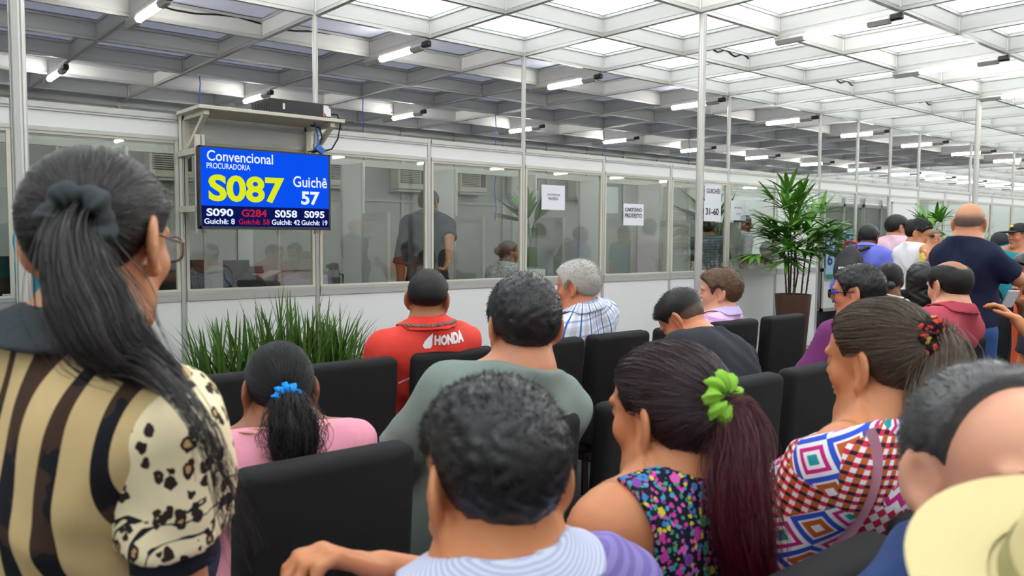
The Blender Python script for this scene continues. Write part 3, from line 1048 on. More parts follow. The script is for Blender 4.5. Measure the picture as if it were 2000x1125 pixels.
class Person:
    def __init__(s, label, Hc, hyaw, hip=None, tyaw=None, pitch=0, roll=0, s_=1.0, g=1.0, fem=0, jaw=1.0, sit=True, name='person',
                 arms=None, hr=.006, br=.014, cr=.011, lean=None, hands=False, neck=.058, belly=0.0, floor=0.0, legs=True, shoulder=1.0, nk=.02, sl=.004):
        s.sl = sl
        s.s, s.g, s.fem, s.jaw, s.sit = s_, g, fem, jaw, sit
        s.hr, s.br, s.cr, s.neckr, s.belly, s.legs_on, s.sh = hr, br, cr, neck, belly, legs, shoulder
        s.Hc = np.asarray(Hc, float)
        ty = math.radians(hyaw if tyaw is None else tyaw); hy = math.radians(hyaw)
        p, r_ = math.radians(pitch), math.radians(roll)
        fh = np.array([math.sin(hy), math.cos(hy), 0]); rt = np.array([math.cos(hy), -math.sin(hy), 0]); z = np.array([0, 0, 1.])
        f = fh * math.cos(p) - z * math.sin(p); u = z * math.cos(p) + fh * math.sin(p)
        r2 = rt * math.cos(r_) - u * math.sin(r_); u2 = u * math.cos(r_) + rt * math.sin(r_)
        s.RH = np.stack([r2, f, u2])
        tf = np.array([math.sin(ty), math.cos(ty), 0]); tr = np.array([math.cos(ty), -math.sin(ty), 0])
        s.tf, s.tr = tf, tr
        if hip is None: hip = (s.Hc[0], s.Hc[1], floor + .575 * (s.Hc[2] - floor))
        s.hip = np.asarray(hip, float)
        g0 = unit(s.Hc - s.hip)
        sk = s.Hc + s_ * (np.array([0, -.024, -.070]) @ s.RH)
        s.NB = sk - s_ * nk * unit(g0 * .75 + z * .25 + .25 * tf * (1 if lean is None else lean))
        s.u = unit(s.NB - s.hip)
        s.r = unit(tr - s.u * (tr @ s.u)); s.f = np.cross(s.u, s.r)
        s.RT = np.stack([s.r, s.f, s.u])
        s.L = np.linalg.norm(s.NB - s.hip); s.vz = s.L / .52
        s.neck_ax = unit(unit(sk - s.NB) * .7 + s.u * .3)
        s.root = thing(name, label, 'person', tuple((s.hip[0], s.hip[1], floor)))
        s.floor = floor
        s.fingers = hands
        s.arms = []
        for k in (0, 1):
            sg = (-1, 1)[k]
            sh = s.T((sg * .178 * shoulder, -.005, .425 + sl))
            a = (arms or {}).get('LR'[k])
            if a is None:
                if sit: el, wr, hd = s.T((sg * .235, .05, .16)), s.T((sg * .10, .0, 0)) + tf * .33 * s_ + z * .10, tf
                else: el, wr, hd = s.T((sg * .245, -.02, .13)), s.T((sg * .235, .04, -.10)), -z
                a = dict(el=el, wr=wr, hd=hd, pn=-z if sit else -sg * s.r, curl=.5)
            el = np.asarray(a['el'], float); wr = np.asarray(a['wr'], float)
            s.arms.append(dict(sh=sh, el=el, wr=wr, hd=unit(a.get('hd', wr - el)), pn=np.asarray(a.get('pn', -z), float), curl=a.get('curl', .5), side=sg, spread=a.get('spread', 1.0), box=a.get('box', hands)))
        s.legs = []
        for sg in (-1, 1):
            hj = s.hip + s_ * sg * .095 * tr
            if sit:
                kn = hj + tf * .43 * s_ + tr * sg * .03; kn[2] = floor + .50
                an = kn + tf * .03; an[2] = floor + .08
            else:
                kn = hj * 1.0; kn[2] = floor + .48 * s_; kn = kn + tf * .03
                an = kn - tf * .03; an[2] = floor + .08; an = an + tr * sg * .02
            s.legs.append((hj, kn, an))

    def T(s, q): return s.hip + (np.array([q[0] * s.s, q[1] * s.s, q[2] * s.vz]) @ s.RT)
    def H(s, q): return s.Hc + s.s * (np.asarray(q, float) @ s.RH)
    def qh(s, P): return (P - s.Hc) @ s.RH.T / s.s
    def qt(s, P):
        q = (P - s.hip) @ s.RT.T
        q[:, :2] /= s.s; q[:, 2] /= s.vz
        return q

    def torso(s, P):
        q = s.qt(P); g = s.g
        sw = s.sh
        d = ell(q, (0, -.01, .02), (.165 * g, .125 * g, .14))
        d = smin(d, ell(q, (0, .005, .17), (.140 * g, .105 * g, .16)), .08)
        if s.belly: d = smin(d, ell(q, (0, .05, .13), (.15 * g, .11 + .06 * s.belly, .14)), .06)
        d = smin(d, ell(q, (0, .0, .34), (.160 * g, .112 * g, .155)), .08)
        sl = s.sl
        d = smin(d, cone(q, (-.135 * sw, -.012, .425 + sl), (.135 * sw, -.012, .425 + sl), .058, .058), .06)
        a = np.stack([np.abs(q[:, 0]), q[:, 1], q[:, 2]], 1)
        d = smin(d, ball_(a, (.172 * sw, -.006, .418 + sl), .055), .04)
        d = smin(d, cone(a, (.02, -.018, .50), (.125 * sw, -.014, .442 + sl), .046, .046), .06)
        d = smin(d, ell(a, (.075, -.070, .36), (.062, .045, .10)), .05)
        if s.fem: d = smin(d, ball_(a, (.078, .085, .31), .062), .05)
        return d * min(s.s, s.vz)

    def finger_cones(s, a):
        hd, pn = a['hd'], unit(a['pn'] - a['hd'] * (a['pn'] @ a['hd']))
        sd = np.cross(hd, pn) * 1.0
        # thumb side: for the right hand (side +1) palm down, fingers forward, the thumb points to the left
        th = np.cross(pn, hd) * a['side']
        out = []
        k = s.s; c0 = a['curl']
        palm0 = a['wr'] + hd * .012 * k
        for i, (off, ln) in enumerate(((.027, .070), (.009, .078), (-.010, .072), (-.028, .056))):
            base = a['wr'] + hd * (.088 - abs(off) * .25) * k + th * off * k
            d = unit(hd + th * off * 2.0 * a['spread'])
            pts = [base]
            c = c0 * (1 + .14 * i)
            ang = 0
            for seg, fr in enumerate((.44, .31, .25)):
                ang += c * (.75, .9, .6)[seg]
                dd = d * math.cos(ang) + pn * math.sin(ang)
                pts.append(pts[-1] + dd * ln * fr * k)
            rr = (.0094, .0086, .0078, .0066)
            for x, y, r1, r2 in zip(pts, pts[1:], rr, rr[1:]): out.append((x, y, r1 * k, r2 * k))
            out.append((palm0 + th * off * .75 * k, base, .013 * k, .0105 * k))
        t0 = a['wr'] + hd * .025 * k + th * .022 * k
        t1 = t0 + (hd * .62 + th * .72 + pn * .25) * .042 * k
        t2 = t1 + (hd * .88 + th * .25 + pn * .35) * .032 * k
        t3 = t2 + (hd * .9 + th * .05 + pn * .4) * .022 * k
        out += [(t0, t1, .015 * k, .0115 * k), (t1, t2, .0108 * k, .0095 * k), (t2, t3, .0095 * k, .0072 * k)]
        return out

    def arm_sdf(s, P, k, grow=0.0, upto=2.0):
        a = s.arms[k]; q = s.s; g = .6 + .4 * s.g
        d = cone(P, a['sh'], a['el'], .052 * q * g + grow, .041 * q * g + grow)
        if upto > 1: d = smin(d, cone(P, a['el'], a['wr'], .042 * q * g + grow, .027 * q + grow), .02)
        return d

    def body(s, P):
        d = head_sdf(s.qh(P), s.fem, s.jaw) * s.s
        d = smin(d, cone(P, s.H((0, -.026, -.045)), s.NB, s.neckr * .92 * s.s, s.neckr * 1.05 * s.s), .03)
        d = smin(d, cone(P, s.NB, s.T((0, -.01, .43)), s.neckr * 1.0 * s.s, .05 * s.s), .04)
        d = smin(d, s.torso(P), .05)
        for k in (0, 1):
            a = s.arms[k]
            d = smin(d, s.arm_sdf(P, k), .025)
            h = None
            for x, y, r1, r2 in s.finger_cones(a):
                c = cone(P, x, y, r1, r2)
                h = c if h is None else smin(h, c, .006)
            d = smin(d, h, .012)
        for hj, kn, an in s.legs:
            d = smin(d, cone(P, hj, kn, .085 * s.s * s.g, .055 * s.s), .03)
            d = smin(d, cone(P, kn, an, .054 * s.s, .037 * s.s), .02)
            d = smin(d, cone(P, an - np.array([0, 0, .03]), an + s.tf * .15 - np.array([0, 0, .045]), .038 * s.s, .03 * s.s), .02)
        return d

    def build_body(s, mat):
        lo, hi = s.Hc - .155 * s.s, s.Hc + .155 * s.s
        lo = np.minimum(lo, s.NB - .06 * s.s)
        ch = [(lo, hi, s.hr)]
        pts = [s.T((x, y, z)) for x in (-.3, .3) for y in (-.2, .22) for z in (-.18, .5)] + [s.Hc]
        for a in s.arms:
            pts += [a['el'], a['wr'], a['wr'] + a['hd'] * .2]
            if a['box']:
                c = a['wr'] + a['hd'] * .085 * s.s
                ch.append((c - .115 * s.s, c + .115 * s.s, .0045 if s.hr < .0045 else .006))
        for l in s.legs: pts += [l[1], l[2] + s.tf * .2, l[2]]
        pts = np.array(pts)
        ch.append((pts.min(0) - .1, pts.max(0) + .1, s.br))
        V, F = multi_iso(s.body, ch)
        V, F, _ = drop_loose(V, F)
        s.body_obj = link_mesh('body', mesh_np('body', V - s.org(), F), mat, s.root)
        return s

    def org(s): return np.array(s.root.location)

    def put(s, name, V, F, mat, tq=True, attrs=None, parent=None):
        at = dict(attrs or {})
        if tq: at['tq'] = s.qt(np.asarray(V, float))
        return link_mesh(name, mesh_np(name, V - s.org(), F, True, at), mat, parent or s.root)

    def mb(s, name, m, mat, parent=None, smooth=True): return m.build(name, mat, parent or s.root, smooth, s.org())

    # ---- clothes
    def shirt(s, mat, t=.013, sleeve=.6, neck=.075, hem=-.10, name='shirt', puff=0.0, sleeve_mat=None, armhole=0.0, fold=.004, cr=None, drop=0.0, cuff=None, seed=0.0, sleeves=(0, 1), zn=.004, ztilt=.55):
        s.shirt_t = t
        cr = cr or s.cr

        def folds(P):
            q = s.qt(P)
            return fold * (np.sin(38 * q[:, 2] + 3 * np.sin(17 * q[:, 0] + seed) + 2 * np.sin(23 * q[:, 1])) * .5 + np.sin(55 * q[:, 0] + 30 * q[:, 2] + 2.5 * np.sin(21 * q[:, 2] + seed)) * .35)

        def slv(P, k, pf=0.0):
            a = s.arms[k]; q = s.s
            fr = min(sleeve, 1.0)
            end = a['sh'] + (a['el'] - a['sh']) * fr
            g = .6 + .4 * s.g
            d = cone(P, a['sh'], end, (.055 * g + pf * .6) * q + t, (.047 * g + pf) * q + t + .004)
            d = np.maximum(d, (P - end) @ unit(end - a['sh']))
            if sleeve > 1:
                end2 = a['el'] + (a['wr'] - a['el']) * (sleeve - 1)
                d2 = cone(P, a['el'], end2, .044 * q * g + t, .034 * q + t)
                d2 = np.maximum(d2, (P - end2) @ unit(end2 - a['el']))
                d = smin(cone(P, a['sh'], a['el'], (.055 * g + pf) * q + t, (.044 * g) * q + t), d2, .02)
            return d

        ax = unit(s.NB - s.hip)
        na = s.NB - ax * .035 * s.s - s.f * .0; nb = s.H((0, -.02, -.02))

        def trunk(P):
            d = smin(s.torso(P), smin(cone(P, s.NB, s.T((0, -.01, .43)), s.neckr * s.s, .05 * s.s), cone(P, s.H((0, -.026, -.045)), s.NB, s.neckr * .92 * s.s, s.neckr * 1.05 * s.s), .04), .05) - t
            for k in (0, 1):
                if sleeve > 0 and sleeve_mat is None and k in sleeves: d = smin(d, slv(P, k, puff), .035)
            d = d - folds(P)
            if neck > .09: d = smax(d, -(cone(P, na + s.f * drop, nb + s.f * drop * 1.5, neck * s.s, neck * 1.02 * s.s)), .008)
            v = P - s.NB
            d = smax(d, (v @ s.neck_ax + ztilt * np.maximum(v @ s.f, -.03) - (zn - .03 * ztilt) * s.s) * .85, .008)
            q = s.qt(P)
            d = np.maximum(d, hem - q[:, 2])
            if armhole:
                for sg in (-1, 1):
                    d = smax(d, -ell(q, (sg * .205, -.0, .41 + s.sl), (.088 * armhole, .13, .115)), .008)
            return d
        pts = np.array([s.T((x, y, z)) for x in (-.26, .26) for y in (-.2, .24) for z in (-.14, .52)] + [s.NB + .08, s.NB - .08] + ([p for a in s.arms for p in (a['sh'], a['sh'] + (a['el'] - a['sh']) * min(sleeve, 1.0))] + ([p for a in s.arms for p in (a['el'], a['wr'])] if sleeve > 1 else [])))
        lo, hi = pts.min(0) - .09 - puff, pts.max(0) + .09 + puff
        V, F = isosurface(trunk, lo, hi, cr)
        o = s.put(name, V, F, mat)
        s.shirt_obj = o
        s.trunk = trunk
        if sleeve_mat is not None:
            for k in sleeves:
                a = s.arms[k]

                def f(P, k=k): return slv(P, k, puff) - folds(P) * 1.6
                pp = np.array([a['sh'], a['sh'] + (a['el'] - a['sh']) * min(1, sleeve)])
                V, F = isosurface(f, pp.min(0) - .13, pp.max(0) + .13, cr)
                s.put('sleeve', V, F, sleeve_mat)
                if cuff is not None:
                    end = a['sh'] + (a['el'] - a['sh']) * sleeve; dr = unit(end - a['sh'])

                    def fc(P): return np.maximum(np.abs(cone(P, a['sh'], a['el'], .056 * s.s, .053 * s.s)) - .004, np.abs((P - end - dr * .014) @ dr) - .026)
                    V, F = isosurface(fc, end - .12, end + .12, .005)
                    s.put('cuff', V, F, cuff)
        return s

    def band(s, name, mat, a, b, ra, rb, th, z0, z1, res=.005, tilt=(0, 0), parent=None, flare=.003):
        """a collar, lanyard or neckband: a shell round the neck between two heights (measured along the neck from its base)"""
        ax = s.neck_ax

        def f(P):
            q = P - s.NB
            h = q @ ax + .45 * np.maximum(q @ s.f, -.03) + (q @ s.r) * tilt[1] + .45 * .03
            rad = L2(q - (q @ ax)[:, None] * ax)
            k = np.clip((h - z0) / (z1 - z0), 0, 1)
            d = smin(cone(P, s.H((0, -.026, -.045)), s.NB, s.neckr * .92 * s.s, s.neckr * 1.05 * s.s), cone(P, s.NB, s.T((0, -.01, .43)), s.neckr * s.s, .05 * s.s), .04)
            d = smin(d, s.torso(P), .05)
            R = (getattr(s, 'shirt_t', .012) + .006) * (1 - k) + (rb - .050) * .35 * k + flare * (1 - k)
            e = smax(np.abs(d - R) - th, np.abs(h - (z0 + z1) / 2) - (z1 - z0) / 2, .003)
            return smax(e, rad - .13 * s.s, .004) * .8
        m = .15 * s.s
        V, F = isosurface(f, s.NB - m, s.NB + m, res)
        return s.put(name, V, F, mat, parent=parent)

    def trousers(s, mat, t=.012, shoe=None):
        def f(P):
            q = s.qt(P)
            d = s.torso(P) + t - .005
            d = np.maximum(d, q[:, 2] - .03)
            for hj, kn, an in s.legs:
                d = smin(d, cone(P, hj, kn, .088 * s.s * s.g, .058 * s.s), .03)
                d = smin(d, cone(P, kn, an + np.array([0, 0, .03]), .058 * s.s, .045 * s.s), .02)
            return d - t
        pts = np.array([p for l in s.legs for p in l] + [s.hip])
        V, F = isosurface(f, pts.min(0) - .2, pts.max(0) + .2, max(s.br, .014))
        s.put('trousers', V, F, mat)

        def g(P):
            d = None
            for hj, kn, an in s.legs:
                c = cone(P, an - np.array([0, 0, .03]), an + s.tf * .16 - np.array([0, 0, .04]), .045 * s.s, .036 * s.s)
                d = c if d is None else np.minimum(d, c)
            return np.maximum(d, (s.floor + .002) - P[:, 2])
        pts = np.array([l[2] for l in s.legs])
        V, F = isosurface(g, pts.min(0) - .24, pts.max(0) + .24, .014)
        s.put('shoes', V, F, shoe or M_black)
        return s

    # ---- hair
    def thick(s, p, hl, t0, extra=None, soft=.03):
        z0 = np.interp(p[:, 1], HL_Y, hl)
        m = p[:, 2] - z0
        w = sstep(0, soft, m)
        t = t0 * w if not callable(t0) else t0(p) * w
        if extra is not None: t = t * extra(p)
        return np.where(m > 0, t + .0008, -.006 + np.maximum(m, -.05) * .3)

    def hair(s, mat, hl=HL_SHORT, t0=.012, extra=None, soft=.03, lumps=0.0, lf=60, add=None, strands=None, res=None, name='hair', skinfade=False):
        res = res or s.hr
        fn = lambda p: s.thick(p, hl, t0, extra, soft)
        s.hfn = fn

        def f(P):
            p = s.qh(P)
            d = head_sdf(p, s.fem, s.jaw, False) - fn(p)
            if lumps: d = d - lumps * (np.sin(lf * p[:, 0] + 2 * np.sin(lf * .7 * p[:, 2])) * np.sin(lf * p[:, 1] + 1.7) * np.sin(lf * p[:, 2] + .6)) * (fn(p) > .003)
            if add is not None: d = add(p, d)
            return d * s.s
        ext = np.array([.2, .2, .2]) * s.s if add is not None else np.array([.145] * 3) * s.s
        V, F = isosurface(f, s.Hc - ext, s.Hc + ext, res)
        if len(F) == 0: return s
        p = s.qh(V); tt = fn(p)
        out = tt > 0
        if add is not None: out |= (head_sdf(p, s.fem, s.jaw, False) > .012)
        F = F[out[F].any(1)]
        V, F, used = drop_loose(V, F)
        p = s.qh(V); tt = fn(p)
        fade = sstep(.0008, .0045, tt) if skinfade else np.ones(len(V))
        if add is not None: fade = np.maximum(fade, sstep(.008, .014, head_sdf(p, s.fem, s.jaw, False)))
        rnd = RNG.random(len(V)) * .5
        s.scalp = (V, tt)
        if strands:
            for sv, sf, sr in strands(s, V, tt):
                F = np.concatenate([F, sf + len(V)]); V = np.concatenate([V, sv])
                rnd = np.concatenate([rnd, sr]); fade = np.concatenate([fade, np.ones(len(sv))])
        s.put(name, V, F, mat, False, dict(rnd=rnd, fade=fade))
        return s

    def grad(s, P, e=.002):
        g = np.zeros_like(P)
        for i in range(3):
            d = np.zeros(3); d[i] = e
            g[:, i] = head_sdf(s.qh(P + d), s.fem, s.jaw, False) - head_sdf(s.qh(P - d), s.fem, s.jaw, False)
        return g / np.maximum(L2(g), 1e-9)[:, None]

    def eyes(s, brow=None, iris=srgb(48, 28, 18)):
        m = MB(); m2 = MB()
        for sg in (-1, 1):
            m.ball(s.H((sg * .031, .0805, .006)), (.0120 * s.s, .0120 * s.s, .0085 * s.s), 12)
            m2.ball(s.H((sg * .031, .0875, .006)), .0060 * s.s, 10)
        o = s.mb('eyes', m, M_eye)
        s.mb('iris', m2, M_iris, o)
        if brow is not None:
            m = MB()
            for sg in (-1, 1):
                m.tube([s.H((sg * x, y, z)) for x, y, z in ((.012, .0985, .027), (.024, .0975, .033), (.038, .089, .033), (.049, .077, .026))], [.0022 * s.s, .0036 * s.s, .0032 * s.s, .0012 * s.s], 6)
            s.mb('eyebrows', m, brow)
        return s

    def lips(s, mat):
        m = MB()
        m.ball(s.H((0, .0925, -.0515)), (.019 * s.s, .0095 * s.s, .005 * s.s), 12); m.ball(s.H((0, .0915, -.0625)), (.016 * s.s, .0095 * s.s, .006 * s.s), 12)
        s.mb('lips', m, mat); return s

    def glasses(s, mat, lens=None, w=.027, h=.019, thick=.0018, dark=False):
        m = MB(); L = MB()
        for sg in (-1, 1):
            ring = []
            for k in range(20):
                a = 2 * math.pi * k / 20
                x = math.copysign(abs(math.cos(a)) ** .6, math.cos(a)) * w; z = math.copysign(abs(math.sin(a)) ** .6, math.sin(a)) * h
                ring.append(s.H((sg * (.034) + x, .114 - .25 * abs(sg * .034 + x) ** 1.0 * .5, .004 + z)))
            m.tube(ring + ring[:1], thick * s.s, 6, False)
            if lens is not None: L.quad(*[tuple(p) for p in ring])
            m.tube([s.H((sg * .061, .106, .010)), s.H((sg * .073, .085, .010)), s.H((sg * .079, .02, .012)), s.H((sg * .080, -.012, .014)), s.H((sg * .079, -.034, -.008))], thick * s.s * (1.6 if dark else 1), 6)
        m.tube([s.H((-.008, .112, .008)), s.H((0, .113, .011)), s.H((.008, .112, .008))], thick * s.s, 6)
        o = s.mb('glasses', m, mat)
        if lens is not None: s.mb('lens', L, lens, o)
        return o

    def earrings(s, mat, z=-.042):
        m = MB()
        for sg in (-1, 1): m.ball(s.H((sg * .0815, -.012, z)), .0042 * s.s, 10)
        s.mb('earrings', m, mat); return s


M_eye = plain('eye white', srgb(225, 218, 210), .2)
M_iris = plain('dark iris', srgb(34, 22, 16), .15)
M_lip = plain('lip', srgb(170, 92, 84), .4)
M_gold = plain('gold', srgb(220, 180, 90), .25, .9)
M_lens = NT('clear lens')
_tr = M_lens.n('ShaderNodeBsdfTransparent', {0: (.9, .93, .95)}); _gl = M_lens.n('ShaderNodeBsdfGlossy', {0: (1, 1, 1), 1: .03}); _mx = M_lens.n('ShaderNodeMixShader', {0: .14})
M_lens.t.links.new(_tr.outputs[0], _mx.inputs[1]); M_lens.t.links.new(_gl.outputs[0], _mx.inputs[2]); M_lens.t.links.new(_mx.outputs[0], M_lens.out.inputs[0])
M_lens = M_lens.m


# ---- strand recipes
def short_strands(n, length, rad, normal=.7, back=.5, curl=.5, up=0.0, segs=4, tmin=.003):
    def run(s, V, tt):
        ok = np.where(tt > tmin)[0]
        i = RNG.choice(ok, n)
        P = V[i] + RNG.normal(size=(n, 3)) * s.hr * .4
        N = s.grad(P)
        bk = -s.RH[1] * back + s.RH[2] * up
        D = N * normal + bk + RNG.normal(size=(n, 3)) * curl
        D /= L2(D)[:, None]
        ln = length * (.55 + .6 * RNG.random(n)) * np.clip(tt[i] / .01, .35, 1.0)
        B = RNG.normal(size=(n, 3)) * curl * .9 - N * .3
        t = np.linspace(0, 1, segs)
        path = (P - N * .002)[:, None] + (ln[:, None] * t)[:, :, None] * D[:, None] + (ln[:, None] * t ** 2)[:, :, None] * B[:, None] * .6
        r = rad * (1.05 - t)[None] * np.ones((n, 1))
        return [strand_tubes(path, r)]
    return run


def pulled_strands(n, tie, rad, lift=.003, segs=14, lump=.0025):
    """hair combed flat over the skull to a tie point given in head coordinates"""
    def run(s, V, tt):
        ok = np.where(tt > .0005)[0]
        i = RNG.choice(ok, n)
        P = V[i].copy()
        tgt = s.H(tie) + RNG.normal(size=(n, 3)) * .007
        K = segs
        path = np.zeros((n, K, 3))
        lf = lift + lump * np.abs(RNG.normal(size=n))
        for k in range(K):
            path[:, k] = P
            v = tgt - P; dist = L2(v)
            g = s.grad(P)
            v = v - g * np.einsum('ij,ij->i', v, g)[:, None] * .85
            v /= np.maximum(L2(v), 1e-6)[:, None]
            st = dist / (K - k) * 1.12
            P = P + v * np.minimum(st, dist)[:, None]
            q = s.qh(P)
            e = (head_sdf(q, s.fem, s.jaw, False) - np.maximum(s.hfn(q), .001)) * s.s - lf * min(1, (k + 1) / 3)
            near = np.clip((dist - .02) / .03, 0, 1)
            P = P - g * (e * near)[:, None]
        t = np.linspace(0, 1, K)
        r = rad * np.clip(np.minimum(t * 8 + .35, 1), 0, 1)[None] * (.7 + .6 * RNG.random((n, 1)))
        return [strand_tubes(path, r)]
    return run


def tail_paths(guide, radii, n, segs=18, curl=.004, freq=3.0, stray=.1, tipvar=.3, flat=1.0):
    guide = np.asarray(guide, float)
    t = np.linspace(0, 1, segs)
    tg = np.linspace(0, 1, len(guide))
    # smooth guide by cubic-ish resampling
    def samp(a, x):
        a = np.asarray(a, float)
        y = np.stack([np.interp(x, tg, a[:, k]) for k in range(a.shape[1])], -1)
        return y
    xs = np.linspace(0, 1, 60); g = samp(guide, xs)
    for _ in range(12): g[1:-1] = (g[:-2] + 2 * g[1:-1] + g[2:]) / 4
    rs = np.interp(xs, tg, radii)
    end = 1 - tipvar * RNG.random(n) ** 1.6
    X = t[None] * end[:, None]
    G = np.stack([np.interp(X, xs, g[:, k]) for k in range(3)], -1)
    R = np.interp(X, xs, rs)
    T = np.gradient(g, axis=0); T /= np.linalg.norm(T, axis=1)[:, None]
    Tn = np.stack([np.interp(X, xs, T[:, k]) for k in range(3)], -1)
    ref = np.array([_r[0], _r[1], _r[2]])
    A = np.cross(Tn, ref); A /= np.maximum(np.linalg.norm(A, axis=2, keepdims=True), 1e-6)
    Bn = np.cross(Tn, A)
    th = RNG.random(n) * 2 * np.pi; rr = np.sqrt(RNG.random(n)) * (1 + (RNG.random(n) < stray) * RNG.random(n) * .7)
    ph = RNG.random((n, 1)) * 6.28; ph2 = RNG.random((n, 1)) * 6.28; fr = freq * (.7 + .6 * RNG.random((n, 1)))
    th = th[:, None] + .8 * (RNG.random((n, 1)) - .5) * X
    ox = np.cos(th) * rr[:, None] * R + curl * np.sin(fr * 6.28 * X + ph) * X ** .5
    oy = np.sin(th) * rr[:, None] * R * flat + curl * np.cos(fr * 6.28 * X + ph2) * X ** .5
    return G + A * oy[..., None] + Bn * ox[..., None], t


def tail(guide, radii, n, rad, core=.7, **kw):
    def run(s, V, tt):
        p, t = tail_paths(guide, radii, n, **kw)
        r = rad * (1.0 - .6 * t ** 2)[None] * (.7 + .6 * RNG.random((n, 1)))
        out = [strand_tubes(p, r)]
        if core:
            p, t = tail_paths(guide, [x * core for x in radii], 90, segs=16, curl=0, stray=0, tipvar=.12)
            out.append(strand_tubes(p, np.interp(t, np.linspace(0, 1, len(radii)), radii)[None] * core * .42 * np.ones((90, 1)), 5))
        return out
    return run


def both(*fs):
    def run(s, V, tt):
        out = []
        for f in fs: out += f(s, V, tt)
        return out
    return run


def scrunchie(s, center, axis, R, r, mat, lobes=11, name='scrunchie'):
    axis = unit(axis); a = unit(np.cross(axis, (0.3, .2, 1))); b = np.cross(axis, a)
    N, K = 96, 14
    V = []
    for i in range(N):
        th = 2 * math.pi * i / N
        for j in range(K):
            ph = 2 * math.pi * j / K
            rr = r * (1 + .26 * math.sin(lobes * th + 1.2 * math.sin(ph)) + .10 * math.sin(2.3 * lobes * th + ph))
            V.append(np.asarray(center) + (a * math.cos(th) + b * math.sin(th)) * (R + rr * math.cos(ph)) + axis * rr * math.sin(ph))
    F = [(i * K + j, ((i + 1) % N) * K + j, ((i + 1) % N) * K + (j + 1) % K, i * K + (j + 1) % K) for i in range(N) for j in range(K)]
    return s.put(name, np.array(V), np.array(F), mat)

# ================================================================== PLANTS
def m_leaf(name, a, b_):
    t = NT(name); c = t.coord()
    nz = t.noise(c, 8, 3)[0]
    cl = t.mix(nz, a, b_)
    return t.done(cl, .42, 0, None, .45, Transmission_Weight=0.0)


M_palm = m_leaf('palm green', srgb(50, 108, 32), srgb(120, 178, 64)); M_grass = m_leaf('blade green', srgb(40, 76, 26), srgb(104, 142, 58))
M_cane = plain('brown cane', srgb(78, 58, 36), .7, 0, .25, 20); M_soil = plain('soil', srgb(48, 38, 30), .95)
M_pot = plain('rusty brown planter', srgb(84, 54, 40), .55, 0, .1, 12)
M_stalk = plain('green stalk', srgb(96, 128, 60), .6)


def blade(V, F, p0, d, ln, w, droop, seg=5, fold=.25):
    """a tapering leaf blade with a folded midrib"""
    d = unit(d); up = np.array([0, 0, 1.])
    sd_ = np.cross(d, up); sd_ = unit(sd_) if np.linalg.norm(sd_) > 1e-4 else np.array([1., 0, 0])
    n0 = len(V)
    for k in range(seg + 1):
        t = k / seg
        c = p0 + d * ln * t - up * droop * ln * t * t
        ww = w * (math.sin(math.pi * min(.16 + .84 * t, 1)) ** .7 if t < 1 else .0) + .0004
        nn = np.cross(sd_, d)
        V += [c - sd_ * ww * .5 + nn * fold * ww * .5, c, c + sd_ * ww * .5 + nn * fold * ww * .5]
    for k in range(seg):
        a = n0 + 3 * k
        F += [(a, a + 1, a + 4, a + 3), (a + 1, a + 2, a + 5, a + 4)]


def fan(V, F, S, base, tip, size, n, rng):
    """a palm fan: stalk from base to tip, then narrow fingers spread from the tip"""
    S.append((base, tip))
    d = unit(tip - base); up = np.array([0, 0, 1.])
    sd_ = unit(np.cross(d, up)); nn = np.cross(sd_, d)
    for i in range(n):
        a = (i / (n - 1) - .5) * 2.5
        dd = d * math.cos(a) + sd_ * math.sin(a) + nn * (.12 - .25 * abs(math.sin(a)) + .1 * rng.normal())
        blade(V, F, tip, dd, size * (1 - .22 * abs(a) / 1.25) * (.9 + .2 * rng.random()), size * .125, .14 + .16 * rng.random(), 5)


def palm(name, label, x, y, pot_h=.83, height=2.2, spread=.55, nf=46, seed=1, pot=True):
    rng = np.random.default_rng(seed)
    t = thing(name, label, 'plant', (x, y, 0))
    m = MB(); r0, r1 = .14, .21
    m.lathe([(0, 0), (r0, 0), (r0 + .01, .02), (r1, pot_h), (r1 - .018, pot_h), (r1 - .03, pot_h - .05), (0, pot_h - .05)], (0, 0, 0), 40); m.build('planter', M_pot, t, True)
    MB().lathe([(0, pot_h - .035), (r1 - .03, pot_h - .04)], (0, 0, 0), 24).build('soil', M_soil, t)
    V, F, S = [], [], []
    ncane = 7
    tops = []
    for i in range(ncane):
        a = i * 2.4 + .4; r = .05 + .09 * (i % 3) / 2
        b0 = np.array([r * math.cos(a), r * math.sin(a), pot_h - .04]); tp = np.array([r * 1.7 * math.cos(a), r * 1.7 * math.sin(a), pot_h + (height - pot_h) * (.42 + .10 * (i % 4))])
        mid = (b0 + tp) / 2 + rng.normal(size=3) * .012
        m = MB(); m.tube([b0, mid, tp], [.011, .010, .007], 7)
        for k in range(7):
            q = b0 + (tp - b0) * (k + 1) / 8; m.tube([q - np.array([0, 0, .006]), q + np.array([0, 0, .006])], .0125, 7)
        m.build('cane', M_cane, t, True)
        tops.append((b0, tp))
    for i in range(nf):
        b0, tp = tops[i % ncane]
        f = .55 + .45 * rng.random() ** .6
        base = b0 + (tp - b0) * f
        a = rng.random() * 6.283; el = rng.uniform(.05, 1.25) if f > .8 else rng.uniform(-.1, .7)
        L_ = spread * rng.uniform(.45, .8)
        tip = base + np.array([math.cos(a) * math.cos(el), math.sin(a) * math.cos(el), math.sin(el)]) * L_ * .75
        fan(V, F, S, base, tip, spread * rng.uniform(.55, .8), 9, rng)
    link_mesh('foliage', mesh_np('foliage', V, F, False), M_palm, t)
    m = MB()
    for a, b_ in S: m.tube([a, (a + b_) / 2 + np.array([0, 0, .01]), b_], [.004, .003, .0025], 5)
    m.build('leaf_stalks', M_stalk, t, True)
    return t


